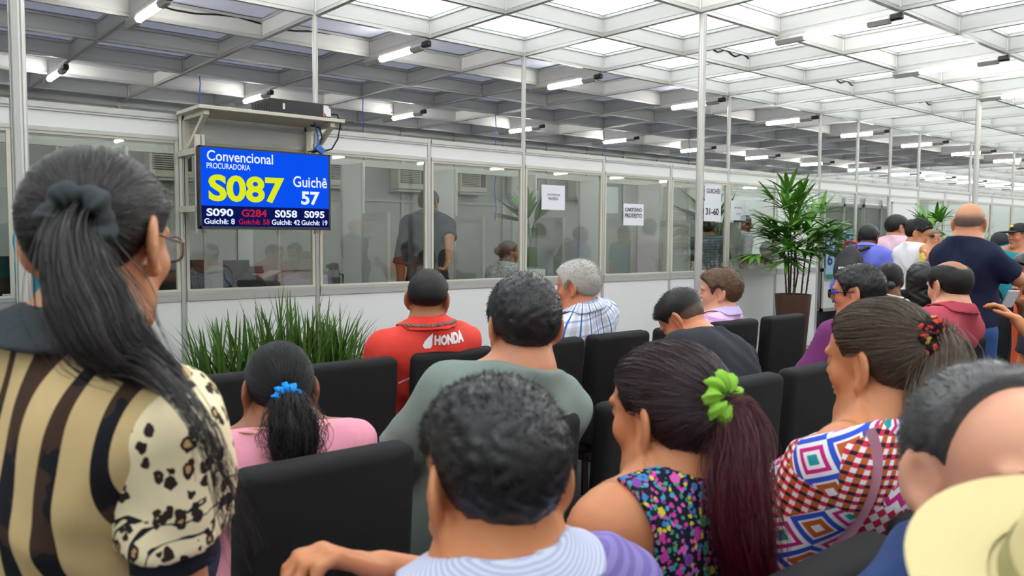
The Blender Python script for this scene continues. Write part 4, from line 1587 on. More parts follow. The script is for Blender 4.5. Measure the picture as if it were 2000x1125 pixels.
pp = W(1549, 573, 9.72)
palm('potted_palm', 'tall fan palm in a tapered brown planter at the end of the partition', pp[0], pp[1], .83, 2.12, .58, 66, 3)
p2_ = on_y(1835, 470, -.85)
palm('potted_palm', 'fan palm showing between the baby and the tall bald person', p2_[0], p2_[1], .6, 2.0, .55, 46, 5)
p3_ = on_y(1722, 470, .95)
palm('potted_palm', 'fan palm in the doorway, a leaf showing beside the pale pink tee', p3_[0], p3_[1], .6, 1.75, .45, 26, 8)
p4_ = on_y(1922, 470, .7)
palm('potted_palm', 'fan palm behind the far glass beside the dark grey hat', p4_[0], p4_[1], .5, 1.75, .5, 30, 9)


def grass_box():
    rng = np.random.default_rng(21)
    t = thing('grass_planter', 'long box planter of spiky grass below the television', 'plant', (.46, -.62, 0))
    m = MB(); m.box((0, 0, .2), (1.12, .30, .40), None, .012); m.build('planter', M_pot, t)
    MB().box((0, 0, .395), (1.06, .24, .03)).build('soil', M_soil, t)
    V, F = [], []
    for i in range(300):
        x = rng.uniform(-.52, .52); y = rng.uniform(-.11, .11)
        a = rng.normal() * .30 + x * .32; b_ = rng.normal() * .22
        d = np.array([a, b_, 1.0])
        ln = rng.uniform(.50, .84) * (1 - .25 * abs(x) / .52)
        blade(V, F, np.array([x, y, .40]), d, ln, rng.uniform(.016, .026), rng.uniform(.0, .16), 6, .5)
    for sx in (-1, 1):
        for i in range(10):
            blade(V, F, np.array([sx * .5, rng.uniform(-.1, .1), .40]), np.array([sx * rng.uniform(.5, 1.0), rng.normal() * .2, 1]), rng.uniform(.45, .6), .014, .35, 7, .5)
    link_mesh('foliage', mesh_np('foliage', V, F, False), M_grass, t)
    for x, h, lx in ((-.08, .50, -.02), (.06, .56, .03), (.10, .52, -.06), (.24, .58, .05), (.30, .44, .06)):
        m = MB(); m.tube([(x, 0, .4), (x + lx * .4, .0, .4 + h * .6), (x + lx, .01, .4 + h * 1.05), (x + lx * 1.6, .01, .4 + h * 1.2)], [.0028, .0024, .0018, .0012], 5)
        m.ball((x + lx * 1.0, .01, .4 + h * 1.06), (.005, .005, .012), 6); m.build('flower_stem', M_stalk, t, True)


grass_box()


def vase(px, py_base, y, label, seed, spots):
    rng = np.random.default_rng(seed)
    p = on_y(px, py_base, y)
    st = thing('plant_stand', 'slim white pedestal under %s' % label.split(' behind')[0].replace('tall glass vase', 'the glass vase'), 'stand', (p[0], y, 0))
    MB().box((0, 0, p[2] / 2 - .004), (.22, .22, p[2] - .008), None, .004).build('column', M_white, st)
    t = thing('glass_vase', label, 'vase', (p[0], y, p[2]))
    MB().lathe([(0, 0), (.075, 0), (.075, .42), (.070, .42), (.070, .012), (0, .012)], (0, 0, 0), 28).build('glass_cylinder', M_glass, t, True)
    MB().lathe([(0, .014), (.068, .014), (.068, .22), (0, .22)], (0, 0, 0), 24).build('green_water', plain('green stems water', srgb(96, 128, 40), .2), t, True)
    V, F = [], []; m = MB()
    for a, el, ln in spots:
        top = np.array([.03 * math.cos(a), .03 * math.sin(a), .45])
        b0 = np.array([-.03 * math.cos(a), -.03 * math.sin(a), .03])
        d = np.array([math.cos(a) * math.cos(el), math.sin(a) * math.cos(el), math.sin(el)])
        m.tube([b0, top, top + d * ln * .35], [.006, .005, .004], 6)
        for k in range(9):
            s_ = (k - 4) / 4
            sdv = unit(np.cross(d, (0, 0, 1.))); dd = d + sdv * s_ * .8
            blade(V, F, top + d * ln * (.15 + .1 * (4 - abs(k - 4)) / 4), dd, ln * (.9 - .25 * abs(s_)), .045, .12, 6, .4)
    m.build('stems', M_stalk, t, True)
    link_mesh('leaves', mesh_np('leaves', V, F, False), M_palm, t)
    return t


cl = math.atan2(-_r[1], -_r[0])      # towards the left as seen from the waiting chairs
vase(1036, 524, .55, 'tall glass vase of palm leaves behind the glass near the PROTESTO notice', 3, [(cl, .75, .42), (cl + .5, .35, .40), (cl + 2.9, 1.2, .42), (cl + .9, 1.3, .44), (cl + 2.6, .9, .34), (cl - .6, 1.0, .4)])
vase(1403, 512, .75, 'tall glass vase of long leaves behind the 31-60 notice', 4, [(cl, .85, .75), (cl + .3, .5, .62), (cl + 2.9, 1.25, .5), (cl + .8, 1.2, .6), (cl - .4, .55, .7)])

# ================================================================== BEHIND THE GLASS, AT THE TELEVISION END
ct = thing('service_counter', 'white service counter just inside the glass below the television', 'counter', (-.3, .42, 0))
MB().span((-2.2, -.28, .94), (1.85, .28, .98), .004).build('counter_top', M_white, ct)
MB().span((-2.15, .22, .02), (1.8, .26, .94)).build('front_panel', M_grey, ct)
for i, x in enumerate((-2.15, -.2, 1.78)): MB().span((x, -.24, 0), (x + .03, .22, .94)).build('side_panel', M_white, ct)


def monitor(px0, px1, pytop, y, label):
    a, b_ = on_y(px0, pytop, y), on_y(px1, pytop, y)
    w_ = max(b_[0] - a[0], .2); h = a[2] - .98
    t = thing('computer_monitor', label, 'monitor', ((a[0] + b_[0]) / 2, y, .98))
    MB().box((0, 0, h - .15), (w_, .035, .30), None, .006).build('casing', M_black, t)
    MB().box((0, .0185, h - .15), (w_ - .03, .003, .27)).build('screen', M_dark, t)
    MB().tube([(0, .02, 0), (0, .02, h - .2)], .02, 8).build('stand', M_dark, t); MB().box((0, .02, .008), (.2, .16, .014), None, .004).build('foot', M_black, t)
    for k in range(2): MB().box((-w_ * .3 + k * .06, -.0185, h - .25), (.045, .002, .014)).build('sticker', M_paper, t)


monitor(0, 18, 500, .32, 'black monitor behind the glass at the edge beside the tall post')
monitor(300, 341, 508, .34, 'black monitor behind the glass by the cheek of the woman with glasses')
monitor(353, 387, 508, .36, 'black monitor behind the glass just under the television corner')
monitor(440, 482, 508, .36, 'black monitor behind the glass, hung with a dark checked jacket')
p = on_y(465, 530, .42)
j = thing('jacket', 'dark checked jacket draped over the monitor below the television', 'jacket', (p[0] + .02, .29, .98))
V, F = isosurface(lambda P: smin(ell(P, (0, 0, .10), (.12, .045, .13)), ell(P, (.09, .01, .08), (.09, .05, .10)), .05) + .006 * np.sin(50 * P[:, 0]) * np.sin(40 * P[:, 2]), (-.22, -.12, -.02), (.26, .12, .3), .009)
V[:, 2] = np.maximum(V[:, 2], .002)
t_ = NT('dark check'); c_ = t_.coord(); ck = t_.n('ShaderNodeTexChecker', {'Vector': c_, 'Color1': (*srgb(40, 40, 46), 1), 'Color2': (*srgb(62, 60, 66), 1), 'Scale': 60}).outputs[0]
link_mesh('cloth', mesh_np('cloth', V, F), t_.done(ck, .9), j)
p = on_y(513, 540, .42)
sc = thing('document_scanner', 'grey and black document scanner with raised paper tray', 'scanner', (p[0], .44, .98))
MB().box((0, 0, .075), (.24, .2, .15), None, .02).build('body', M_dark, sc)
MB().box((.02, .0, .19), (.22, .18, .02), Matrix.Rotation(-.35, 3, 'Y'), .006).build('lid', M_grey, sc)
MB().box((-.03, .06, .24), (.14, .02, .06), Matrix.Rotation(-.5, 3, 'X'), .006).build('paper_tray', M_black, sc)
p = on_y(652, 545, .3)
th = thing('thermos_flask', 'steel thermos flask with black pouring lid on the counter', 'thermos', (p[0], .30, .98))
MB().lathe([(0, 0), (.048, 0), (.05, .02), (.05, .21), (.042, .235), (0, .235)], (0, 0, 0), 24).build('body', plain('brushed steel', srgb(90, 88, 86), .25, .8), th, True)
m = MB(); m.lathe([(.040, .235), (.044, .25), (.040, .285), (.02, .295), (0, .295)], (0, 0, 0), 24); m.box((-.05, 0, .265), (.04, .025, .03), None, .008); m.build('lid', M_black, th, True)
m = MB(); m.tube([(.05, 0, .2), (.085, 0, .19), (.085, 0, .09), (.05, 0, .07)], .008, 6); m.build('handle', M_black, th, True)
for px, lab in ((330, 'low cream wire rack on the counter beside the woman with glasses'), (690, 'low cream wire rack on the counter beside the thermos')):
    p = on_y(px, 548, .14)
    r_ = thing('wire_rack', lab, 'rack', (p[0], .24, .98))
    m = MB(); wd = .17
    for z in (.06, .10): m.tube([(-wd, 0, z), (wd, 0, z)], .006, 6)
    for k in range(5): m.tube([(-wd + wd * .5 * k, 0, 0), (-wd + wd * .5 * k, 0, .115)], .006, 6)
    m.tube([(-wd, -.05, 0), (-wd, .05, 0)], .006, 6); m.tube([(wd, -.05, 0), (wd, .05, 0)], .006, 6)
    m.build('wires', M_cream, r_, True)
tag(MB().tube([(.62, .5, 2.1), (.60, .5, 1.9), (.61, .5, 1.6), (.60, .48, 1.2), (.60, .47, .98)], .005, 6).build('power_cable', M_cable, None, True), 'thin black cable dropping behind the glass to the monitors', 'cable')

# ================================================================== THE CROWD
SKIN = dict(A=(204, 148, 108), B=(150, 100, 72), C=(168, 114, 82), D=(208, 150, 114), E=(206, 142, 98), F=(214, 146, 110), L=(226, 172, 142), K=(112, 72, 52), T=(196, 142, 106))
SKL = {k: srgb(v) for k, v in SKIN.items()}
MS = {k: skin('skin ' + k, v) for k, v in SKL.items()}
BLK, BLK2 = srgb(20, 18, 18), srgb(52, 47, 46)
H_black = hairmat('black hair', BLK, BLK2, SKL['E'])
H_crop = hairmat('cropped black hair', srgb(16, 15, 15), srgb(42, 38, 37), SKL['C'], .5, .35)
H_curl = hairmat('tight black curls', srgb(13, 12, 13), srgb(40, 38, 40), SKL['E'], .42, .5)
C_jeans = cloth('dark denim', srgb(42, 52, 78)); C_dark = cloth('dark trousers', srgb(34, 34, 40)); C_light = cloth('faded denim', srgb(150, 166, 190))


def man_neck_fade(p): return .30 + .70 * sstep(-.065, .02, p[:, 2])


# ---- the standing woman in the animal-print blouse
def woman_print():
    s = Person('standing person with a long black ponytail, glasses and a tan animal-print blouse', W(202, 482, 1.08), 45, tyaw=67, pitch=6, roll=-3, s_=.96, g=.95, fem=1, sit=False,
               hip=(W(105, 478, 1.08)[0], W(105, 478, 1.08)[1], .86), hr=.0042, cr=.006, br=.016, neck=.052, shoulder=.92, nk=.045,
               arms=dict(R=dict(el=W(345, 1180, 1.04), wr=W(410, 1420, 1.0), hd=np.array([.2, .2, -1.]), pn=np.array([-1., .3, 0]))))
    s.build_body(MS['A'])
    s.shirt(m_tiger(), t=.020, sleeve=.56, neck=.064, hem=-.16, name='blouse', sleeve_mat=m_leopard(), puff=.010, fold=.004, cuff=cloth('black ribbing', srgb(34, 37, 46)))
    s.band('collar', cloth('charcoal lace', srgb(50, 56, 60), grain=260, b=.8), 0, 0, .082, .056, .006, -.030, .022, .004, flare=.012)
    s.trousers(C_jeans)
    tie = (.036, -.108, .026)
    hm = hairmat('long black hair', srgb(22, 20, 20), srgb(66, 59, 57), SKL['A'], .30, .6)
    gd = [s.H((.036, -.102, .026)), W(140, 462, .955), W(150, 520, .945), W(172, 590, .94), W(212, 660, .935), W(275, 712, .945), W(335, 752, .955), W(372, 800, .965)]
    wisp = [W(212, 660, .935), W(275, 712, .92), W(340, 752, .87), W(402, 830, .84), W(430, 920, .85), W(462, 1010, .90), W(492, 1090, .93)]
    s.hair(hm, HL_PULL, .006, lumps=.001, strands=both(pulled_strands(5200, tie, .00055, .0018, 16, .0016),
           tail(gd, [.020, .026, .034, .042, .042, .030, .018, .008], 2600, .00060, core=.55, curl=.005, freq=1.2, stray=.12, tipvar=.45, segs=28), tail(wisp, [.02, .018, .012, .012, .014, .020, .018], 90, .00055, core=0, curl=.006, freq=1.2, stray=.3, tipvar=.5, segs=26)))
    scrunchie(s, s.H((.038, -.118, .022)), s.RH.T @ np.array((.25, -1, -.15)), .030, .014, cloth('grey scrunchie', srgb(60, 66, 68)), 5)
    s.glasses(plain('tortoise frame', srgb(80, 40, 34), .25), M_lens)
    s.eyes(H_black).lips(M_lip)


def woman_pink():
    s = Person('person in a pink top with a bright blue scrunchie on a black curly ponytail', W(545, 764, 2.05), 16, tyaw=12, hip=(-1.0, -3.80, .55), pitch=4, s_=.97, g=.9, fem=1, hr=.005, cr=.008, nk=.01, sl=.02)
    s.build_body(MS['B'])
    s.shirt(cloth('pink jersey', srgb(240, 160, 178)), t=.014, sleeve=.55, neck=.078, fold=.0035, name='top')
    s.trousers(C_jeans)
    tie = (0, -.112, .005)
    gd = [s.H((0, -.108, .002)), s.H((.005, -.135, -.015)), s.H((.012, -.140, -.06)), s.H((.016, -.135, -.11)), s.H((.012, -.125, -.150)), s.H((.008, -.12, -.17))]
    s.hair(hairmat('curly black hair', srgb(15, 14, 15), srgb(40, 38, 40), SKL['B'], .42, .45), HL_PULL, .004, lumps=.0025, lf=150,
           strands=both(pulled_strands(2600, tie, .0006, .0012, 12, .0016), tail(gd, [.016, .036, .052, .056, .046, .022], 2200, .0007, core=.75, curl=.010, freq=4.5, stray=.12, tipvar=.25, segs=22)))
    scrunchie(s, s.H((0, -.128, .0)), s.RH.T @ np.array((0, -1, -.1)), .016, .017, cloth('bright blue scrunchie', srgb(20, 150, 240), .5), 9)
    s.earrings(M_gold)
    s.band('necklace', M_gold, 0, 0, .060, .066, .003, -.004, .004, .004, (-.25, 0))
    s.eyes(H_black)


def man_polo():
    s = Person('person in a lavender knit polo with short black curls and a raised forearm', W(960, 945, .98), 14, tyaw=12, hip=(-1.18, -4.84, .55), pitch=4, s_=.96, g=.95, hr=.0036, cr=.006, hands=True, neck=.056, sl=-.01, nk=.01,
               arms=dict(R=dict(el=W(905, 1160, 1.12), wr=W(745, 1115, 1.06), hd=W(655, 1085, 1.03) - W(745, 1115, 1.06), pn=np.array([-.25, -.1, -1.0]), curl=.75)))
    s.build_body(MS['E'])
    s.shirt(m_stripes('lavender knit', srgb(140, 126, 186), srgb(118, 106, 172), 75, .5), t=.015, sleeve=.62, neck=.066, name='polo')
    s.band('collar', m_stripes('pale blue collar', srgb(176, 184, 214), srgb(206, 212, 230), 300, .5), 0, 0, .078, .060, .0045, -.018, .030, .004, (-.10, 0))
    s.trousers(C_jeans)
    s.hair(H_curl, [z - .034 if y < -.03 else z for y, z in zip(HL_Y, HL_NAPE)], .014, extra=lambda p: .25 + .75 * sstep(-.02, .085, p[:, 2]), lumps=.0028, lf=140, soft=.05, skinfade=True,
           strands=short_strands(9000, .0075, .0007, .55, .25, .8, .2, 5, .002))
    s.eyes(H_black)


def man_red():
    s = Person('person in a red jacket with white HONDA lettering on the back', W(836, 586, 3.58), 42, tyaw=12, hip=(.20, -2.64, .55), pitch=5, roll=3, s_=1.03, g=1.06, hr=.005, cr=.008, shoulder=1.0, sl=-.012)
    s.build_body(MS['C'])
    s.shirt(cloth('red jacket cloth', srgb(222, 64, 52), .6, .08, 500, .3), t=.024, sleeve=1.9, neck=.072, fold=.006, name='jacket')
    s.band('collar', cloth('red collar', srgb(222, 52, 40), .6), 0, 0, .082, .060, .005, -.02, .034, .005, (-.15, 0))
    s.band('lanyard', m_stripes('grey and gold lanyard', srgb(86, 92, 104), srgb(150, 124, 84), 260, .6), 0, 0, .084, .084, .0035, -.004, .014, .004, (-.2, 0))
    s.trousers(C_dark)
    s.hair(H_crop, HL_NAPE, .009, extra=man_neck_fade, lumps=.0012, soft=.05, skinfade=True, strands=short_strands(3500, .007, .0006, .8, .3, .5, 0, 4, .0015))
    # lettering, wing and piping laid on the back of the jacket
    bv = BVHTree.FromPolygons([Vector(v.co) + Vector(s.root.location) for v in s.shirt_obj.data.vertices], [tuple(p.vertices) for p in s.shirt_obj.data.polygons])

    def lay(pts, off=.0022):
        out = []
        for x, z in pts:
            o = s.T((x, -.5, z)); h = bv.ray_cast(Vector(o), Vector(s.f))
            p = np.array(h[0]) if h[0] is not None else s.T((x, -.13, z))
            out.append(p - s.f * off)
        return np.array(out)
    wm = cloth('white print', srgb(238, 236, 236), .5, .03)
    me = letters('HONDA', .165, .036, .06)
    bmh = bmesh.new(); bmh.from_mesh(me)
    bmesh.ops.triangulate(bmh, faces=bmh.faces[:]); bmesh.ops.subdivide_edges(bmh, edges=[e for e in bmh.edges if e.calc_length() > .012], cuts=2)
    bmesh.ops.triangulate(bmh, faces=bmh.faces[:])
    co = np.array([v.co[:] for v in bmh.verts]); fc = np.array([[v.index for v in f.verts] for f in bmh.faces])
    P = lay([(-.004 + x * .82, .472 + z * 1.0) for x, y, z in co])
    s.put('lettering', P, fc, wm)
    wing = [(x * .9 - .012, z + .034) for x, z in ((-.045, .434), (-.012, .430), (-.002, .440), (-.001, .455), (.002, .482), (-.022, .468), (-.042, .455), (-.052, .445))]
    P = lay(wing); s.put('wing_emblem', np.vstack([P.mean(0, keepdims=True), P]), np.array([[0, i + 1, (i + 1) % 8 + 1] for i in range(8)]), wm)
    xs = np.linspace(-.15, .15, 40)
    a = lay([(x, .385 - 1.1 * max(0, -x - .02) ** 2 * 3) for x in xs]); b_ = lay([(x, .391 - 1.1 * max(0, -x - .02) ** 2 * 3) for x in xs])
    s.put('piping', np.vstack([a, b_]), np.array([[i, i + 1, i + 41, i + 40] for i in range(39)]), wm)
    s.eyes(H_black)


def man_grey():
    s = Person('person in a grey-green tee with thick dark hair, leaning back in the chair', W(1022, 638, 2.33), 28, tyaw=16, hip=(-.46, -3.79, .55), pitch=3, s_=1.12, g=1.05, hr=.0045, cr=.008, shoulder=.98, neck=.062, sl=-.005)
    s.build_body(MS['D'])
    s.shirt(cloth('grey green jersey', srgb(126, 140, 132), .85, .07), t=.014, sleeve=.7, neck=.072, fold=.004, name='tee')
    s.trousers(m_speckle('grey camouflage', srgb(110, 112, 118), srgb(60, 64, 72)))
    s.hair(H_curl, HL_SHORT, .015, lumps=.0025, lf=120, soft=.022, strands=short_strands(7000, .010, .0007, .4, .35, .5, -.25, 5, .003))
    s.eyes(H_black)


def man_plaid():
    s = Person('white-haired person in a white shirt with blue checks', W(1126, 562, 4.25), -20, tyaw=-8, hip=(1.26, -2.62, .55), pitch=6, s_=1.02, g=1.05, hr=.005, cr=.008)
    s.build_body(MS['F'])
    s.shirt(m_plaid(), t=.018, sleeve=.8, neck=.07, fold=.005)
    s.band('collar', m_plaid(), 0, 0, .080, .064, .0045, -.02, .032, .005, (-.15, 0))
    s.trousers(C_dark)
    hm = hairmat('white hair', srgb(160, 156, 150), srgb(226, 222, 214), SKL['F'], .45, .4)
    s.hair(hm, HL_SHORT, .020, lumps=.002, lf=90, soft=.02, strands=short_strands(5000, .018, .0008, .35, .7, .25, .1, 5, .003))
    s.eyes(hm).lips(M_lip)


def man_bent():
    s = Person('person in black bending far forward, hair cropped close at the sides', W(1335, 628, 3.8), -10, tyaw=-2, hip=(1.07, -3.84, .56), pitch=42, s_=1.08, g=1.12, hr=.005, cr=.009, shoulder=1.05, nk=.04, sl=.01)
    s.build_body(MS['F'])
    s.shirt(cloth('black jacket cloth', srgb(40, 42, 48), .8, .1), t=.022, sleeve=1.8, neck=.070, fold=.005, name='jacket')
    s.trousers(C_dark)
    hm = hairmat('faded black hair', srgb(16, 15, 15), srgb(40, 37, 36), srgb(150, 118, 96), .42, .4)
    s.hair(hm, HL_NAPE, lambda p: .0024 + .015 * sstep(.0, .075, p[:, 2] + .15 * np.maximum(p[:, 1], -.05)), soft=.02, skinfade=True, strands=short_strands(4500, .014, .0007, .4, -.5, .35, .2, 5, .006))
    s.eyes(H_black)


def man_lilac():
    s = Person('brown-haired person seen in profile in a lilac striped polo', W(1404, 572, 5.0), -31, tyaw=-14, hip=(2.28, -2.62, .55), pitch=2, s_=1.1, g=1.0, hr=.005, cr=.009)
    s.build_body(MS['L'])
    s.shirt(m_stripes('lilac stripes', srgb(226, 196, 232), srgb(202, 150, 208), 16, .72), t=.015, sleeve=.6, neck=.068, name='polo')
    s.band('collar', cloth('lilac collar', srgb(206, 188, 236)), 0, 0, .080, .064, .0045, -.02, .03, .005, (-.15, 0))
    s.trousers(C_jeans)
    hm = hairmat('brown hair', srgb(58, 40, 26), srgb(120, 88, 60), SKL['L'], .45, .4)
    s.hair(hm, HL_SHORT, .020, lumps=.002, lf=110, soft=.018, strands=short_strands(4200, .014, .0008, .45, -.1, .45, .1, 5, .003))
    s.eyes(hm, hm).lips(M_lip)


def woman_floral():
    s = Person('person with a burgundy ponytail in a lime scrunchie and a sleeveless floral top', W(1300, 818, 1.42), 1, tyaw=2, sl=.03, nk=.01, hip=(-.74, -4.82, .55), pitch=2, s_=1.0, g=.98, fem=1, hr=.004, cr=.006)
    s.build_body(MS['E'])
    s.shirt(m_floral(), t=.012, sleeve=0, neck=.092, zn=.03, armhole=.98, fold=.003, name='top')
    m = MB()
    s.trousers(C_jeans)
    tie = (0, -.104, .045)
    hm = hairmat('burgundy-tinted hair', srgb(20, 14, 16), srgb(64, 36, 42), SKL['E'], .28, .65)
    hm2 = hairmat('burgundy ponytail', srgb(34, 9, 15), srgb(112, 28, 44), SKL['E'], .32, .6)
    s.hair(hm, HL_PULL, .011, lumps=.001, strands=pulled_strands(4600, tie, .0006, .0016, 15, .0016))
    gd = [s.H((0, -.108, .045)), W(1425, 795, 1.34), W(1448, 870, 1.32), W(1440, 960, 1.30), W(1455, 1050, 1.29), W(1462, 1130, 1.29), W(1460, 1200, 1.29)]
    V, F, R = [], [], []
    n = 0
    for sv, sf, sr in tail(gd, [.014, .028, .038, .042, .042, .034, .024], 3000, .0006, core=.7, curl=.010, freq=2.2, stray=.15, tipvar=.3, segs=26)(s, None, None):
        V.append(sv); F.append(sf + n); R.append(sr); n += len(sv)
    V = np.concatenate(V); s.put('ponytail', V, np.concatenate(F), hm2, False, dict(rnd=np.concatenate(R), fade=np.ones(len(V))))
    scrunchie(s, s.H((0, -.118, .050)), s.RH.T @ np.array((0, -1, .25)), .026, .018, cloth('lime green scrunchie', srgb(132, 184, 58), .7), 9)
    s.earrings(M_gold); s.eyes(H_black, H_black).lips(M_lip)


def woman_patterned():
    s = Person('person in a multicoloured patterned blouse with a floral scrunchie in brown hair', W(1713, 713, 1.67), 8, tyaw=0, sl=.02, hip=(-.235, -4.82, .55), pitch=4, s_=1.0, g=1.08, fem=1, hr=.0042, cr=.0065)
    s.build_body(MS['E'])
    s.shirt(m_ethnic(), t=.018, sleeve=1.2, neck=.070, fold=.003, name='blouse')
    s.trousers(C_dark)
    tie = (0, -.106, .052)
    hm = hairmat('brown and black hair', srgb(28, 22, 18), srgb(112, 90, 68), SKL['E'], .30, .6)
    s.hair(hm, [z + .004 for z in HL_PULL], .010, lumps=.001, strands=pulled_strands(4600, tie, .0006, .0016, 15, .0018))
    hm2 = hairmat('streaked ponytail', srgb(44, 36, 30), srgb(140, 118, 94), SKL['E'], .34, .55)
    gd = [s.H((0, -.110, .054)), W(1822, 655, 1.60), W(1842, 700, 1.57), W(1815, 780, 1.56), W(1795, 870, 1.56), W(1788, 960, 1.56), W(1785, 1020, 1.56)]
    V, F, R = [], [], []
    n = 0
    for sv, sf, sr in tail(gd, [.014, .036, .046, .040, .028, .020, .010], 2200, .0006, core=.7, curl=.006, freq=1.6, stray=.12, tipvar=.4, segs=24)(s, None, None):
        V.append(sv); F.append(sf + n); R.append(sr); n += len(sv)
    V = np.concatenate(V); s.put('ponytail', V, np.concatenate(F), hm2, False, dict(rnd=np.concatenate(R), fade=np.ones(len(V))))
    t = NT('red and yellow flower scrunchie'); c = t.coord('tq'); v = t.voro(c, 75)
    cl = t.mix(t.lt(v[0], .42), srgb(36, 26, 30), t.ramp(t.xyz(v[1])[0], [(0, srgb(206, 60, 50)), (.4, srgb(226, 130, 84)), (.62, srgb(214, 190, 96)), (.8, srgb(200, 70, 60))]))
    scrunchie(s, s.H((0, -.122, .060)), s.RH.T @ np.array((0, -1, .2)), .022, .017, cloth_nodes(t, cl), 8)
    s.earrings(M_gold, -.046); s.eyes(H_black, H_black).lips(M_lip)
    # her shoulder bag hangs on its strap: a thing of its own
    bv = BVHTree.FromPolygons([Vector(v.co) + Vector(s.root.location) for v in s.shirt_obj.data.vertices], [tuple(p.vertices) for p in s.shirt_obj.data.polygons])
    P = []
    for px, py in ((1697, 838), (1706, 856), (1714, 890), (1710, 940), (1694, 985), (1668, 1028), (1640, 1062), (1622, 1085)):
        o = CAM; h = bv.ray_cast(Vector(CAM), Vector(ray(px, py)).normalized())
        P.append(np.array(h[0]) - unit(ray(px, py)) * .009 if h[0] is not None else W(px, py, 1.5))
    P = np.array(P); xs = np.linspace(0, 1, 40); ti = np.linspace(0, 1, len(P))
    g = np.stack([np.interp(xs, ti, P[:, k]) for k in range(3)], -1)
    for _ in range(4): g[1:-1] = (g[:-2] + 2 * g[1:-1] + g[2:]) / 4
    bag = thing('shoulder_bag', 'dusty pink strap of a shoulder bag crossing the patterned blouse', 'bag', tuple(g[-1]))
    M_strap = plain('dusty pink leather', srgb(206, 150, 172), .5)
    Tn = np.gradient(g, axis=0); Tn /= L2(Tn)[:, None]; nv = -np.array([unit(p - CAM) for p in g]) * -1
    sd_ = np.cross(Tn, nv); sd_ /= L2(sd_)[:, None]
    V = np.concatenate([g + sd_ * .010, g - sd_ * .010, g + sd_ * .010 + nv * .003, g - sd_ * .010 + nv * .003]); k = 40
    F = [[i + a, i + 1 + a, i + 1 + b_, i + b_] for i in range(k - 1) for a, b_ in ((0, k), (2 * k, 3 * k), (0, 2 * k), (k, 3 * k))]
    link_mesh('strap', mesh_np('strap', V - g[-1], F), M_strap, bag)
    e = g[-1]
    MB().box((-.01, .02, -.17), (.20, .08, .20), None, .02, 3).build('bag_body', M_strap, bag, True)


def man_navy():
    s = Person('person with greying dark hair and a high shiny forehead, head bowed, navy shirt', W(1955, 945, .90), 218, tyaw=196, hip=(-.82, -5.50, .55), pitch=-5, roll=0, s_=.98, g=1.1, hr=.0036, cr=.006)
    s.build_body(MS['L'])
    s.shirt(cloth('navy cotton', srgb(44, 66, 112)), t=.018, sleeve=.7, neck=.07)
    s.trousers(C_dark)
    hm = hairmat('greying dark hair', srgb(24, 23, 24), srgb(92, 90, 90), SKL['L'], .38, .5)
    hl = [-.062, -.062, -.060, -.035, .010, .026, .030, .020, .062, .112, .13, .14, .15]
    s.hair(hm, hl, .013, soft=.022, lumps=.0015, lf=100, strands=short_strands(7500, .012, .0007, .25, .75, .25, 0, 6, .003))
    s.eyes(hm, H_black).lips(M_lip)


def hat_wearer():
    c = W(2175, 1345, .56)
    s = Person('person under the straw hat at the lower corner, only the hat showing', c, 30, hip=(c[0] + .02, c[1] - .30, .52), tyaw=-25, pitch=0, s_=.80, g=.95, hr=.006, cr=.01)
    s.build_body(MS['C'])
    s.shirt(cloth('plain beige shirt', srgb(180, 170, 150)), t=.016, sleeve=.7, neck=.07)
    s.trousers(C_dark)
    s.hair(H_crop, HL_NAPE, .008, soft=.04)
    t = NT('cream woven straw'); cc = t.coord()
    x, y, z = t.xyz(cc)
    rad = t.math('SQRT', t.math('ADD', t.math('MULTIPLY', x, x), t.math('MULTIPLY', y, y)))
    ring = t.math('SINE', t.math('MULTIPLY', t.math('ADD', rad, t.math('MULTIPLY', z, .8)), 1500.0))
    ang = t.math('SINE', t.math('MULTIPLY', t.math('ARCTAN2', y, x), 240.0))
    h = t.math('MULTIPLY', ring, ang)
    cl = t.mix(t.math('MULTIPLY', t.math('ADD', h, 1.0), .25), srgb(232, 218, 164), srgb(196, 174, 116))
    cl = t.mix(t.math('MULTIPLY', t.noise(cc, 18)[0], .25), cl, srgb(226, 206, 150))
    M_straw = t.done(cl, .75, 0, t.bump(h, .5, .0015), .25)
    prof = [(.0, .078), (.040, .076), (.062, .068), (.073, .045), (.078, .0), (.084, -.004), (.115, -.006), (.136, -.004), (.139, -.001), (.137, .001), (.115, -.002), (.085, .0)]
    m = MB(); m.lathe(prof, (0, 0, 0), 96, False)
    for v in m.b.verts: v.co.z += .06 * (v.co.x ** 2) / .16 * (1 if v.co.x ** 2 + v.co.y ** 2 > .0065 else .3)
    o = m.build('straw_hat', M_straw, s.root, True)
    o.location = Vector(s.H((0, -.01, .075))) - Vector(s.root.location)
    o.rotation_mode = 'AXIS_ANGLE'; o.rotation_axis_angle = (.38, _r[0], _r[1], 0)
    m = MB(); m.lathe([(.0785, .004), (.0795, .004), (.0775, .022), (.0765, .022)], (0, 0, 0), 64, False)
    m.build('hat_band', plain('olive hat band', srgb(150, 146, 96), .7), o, True)


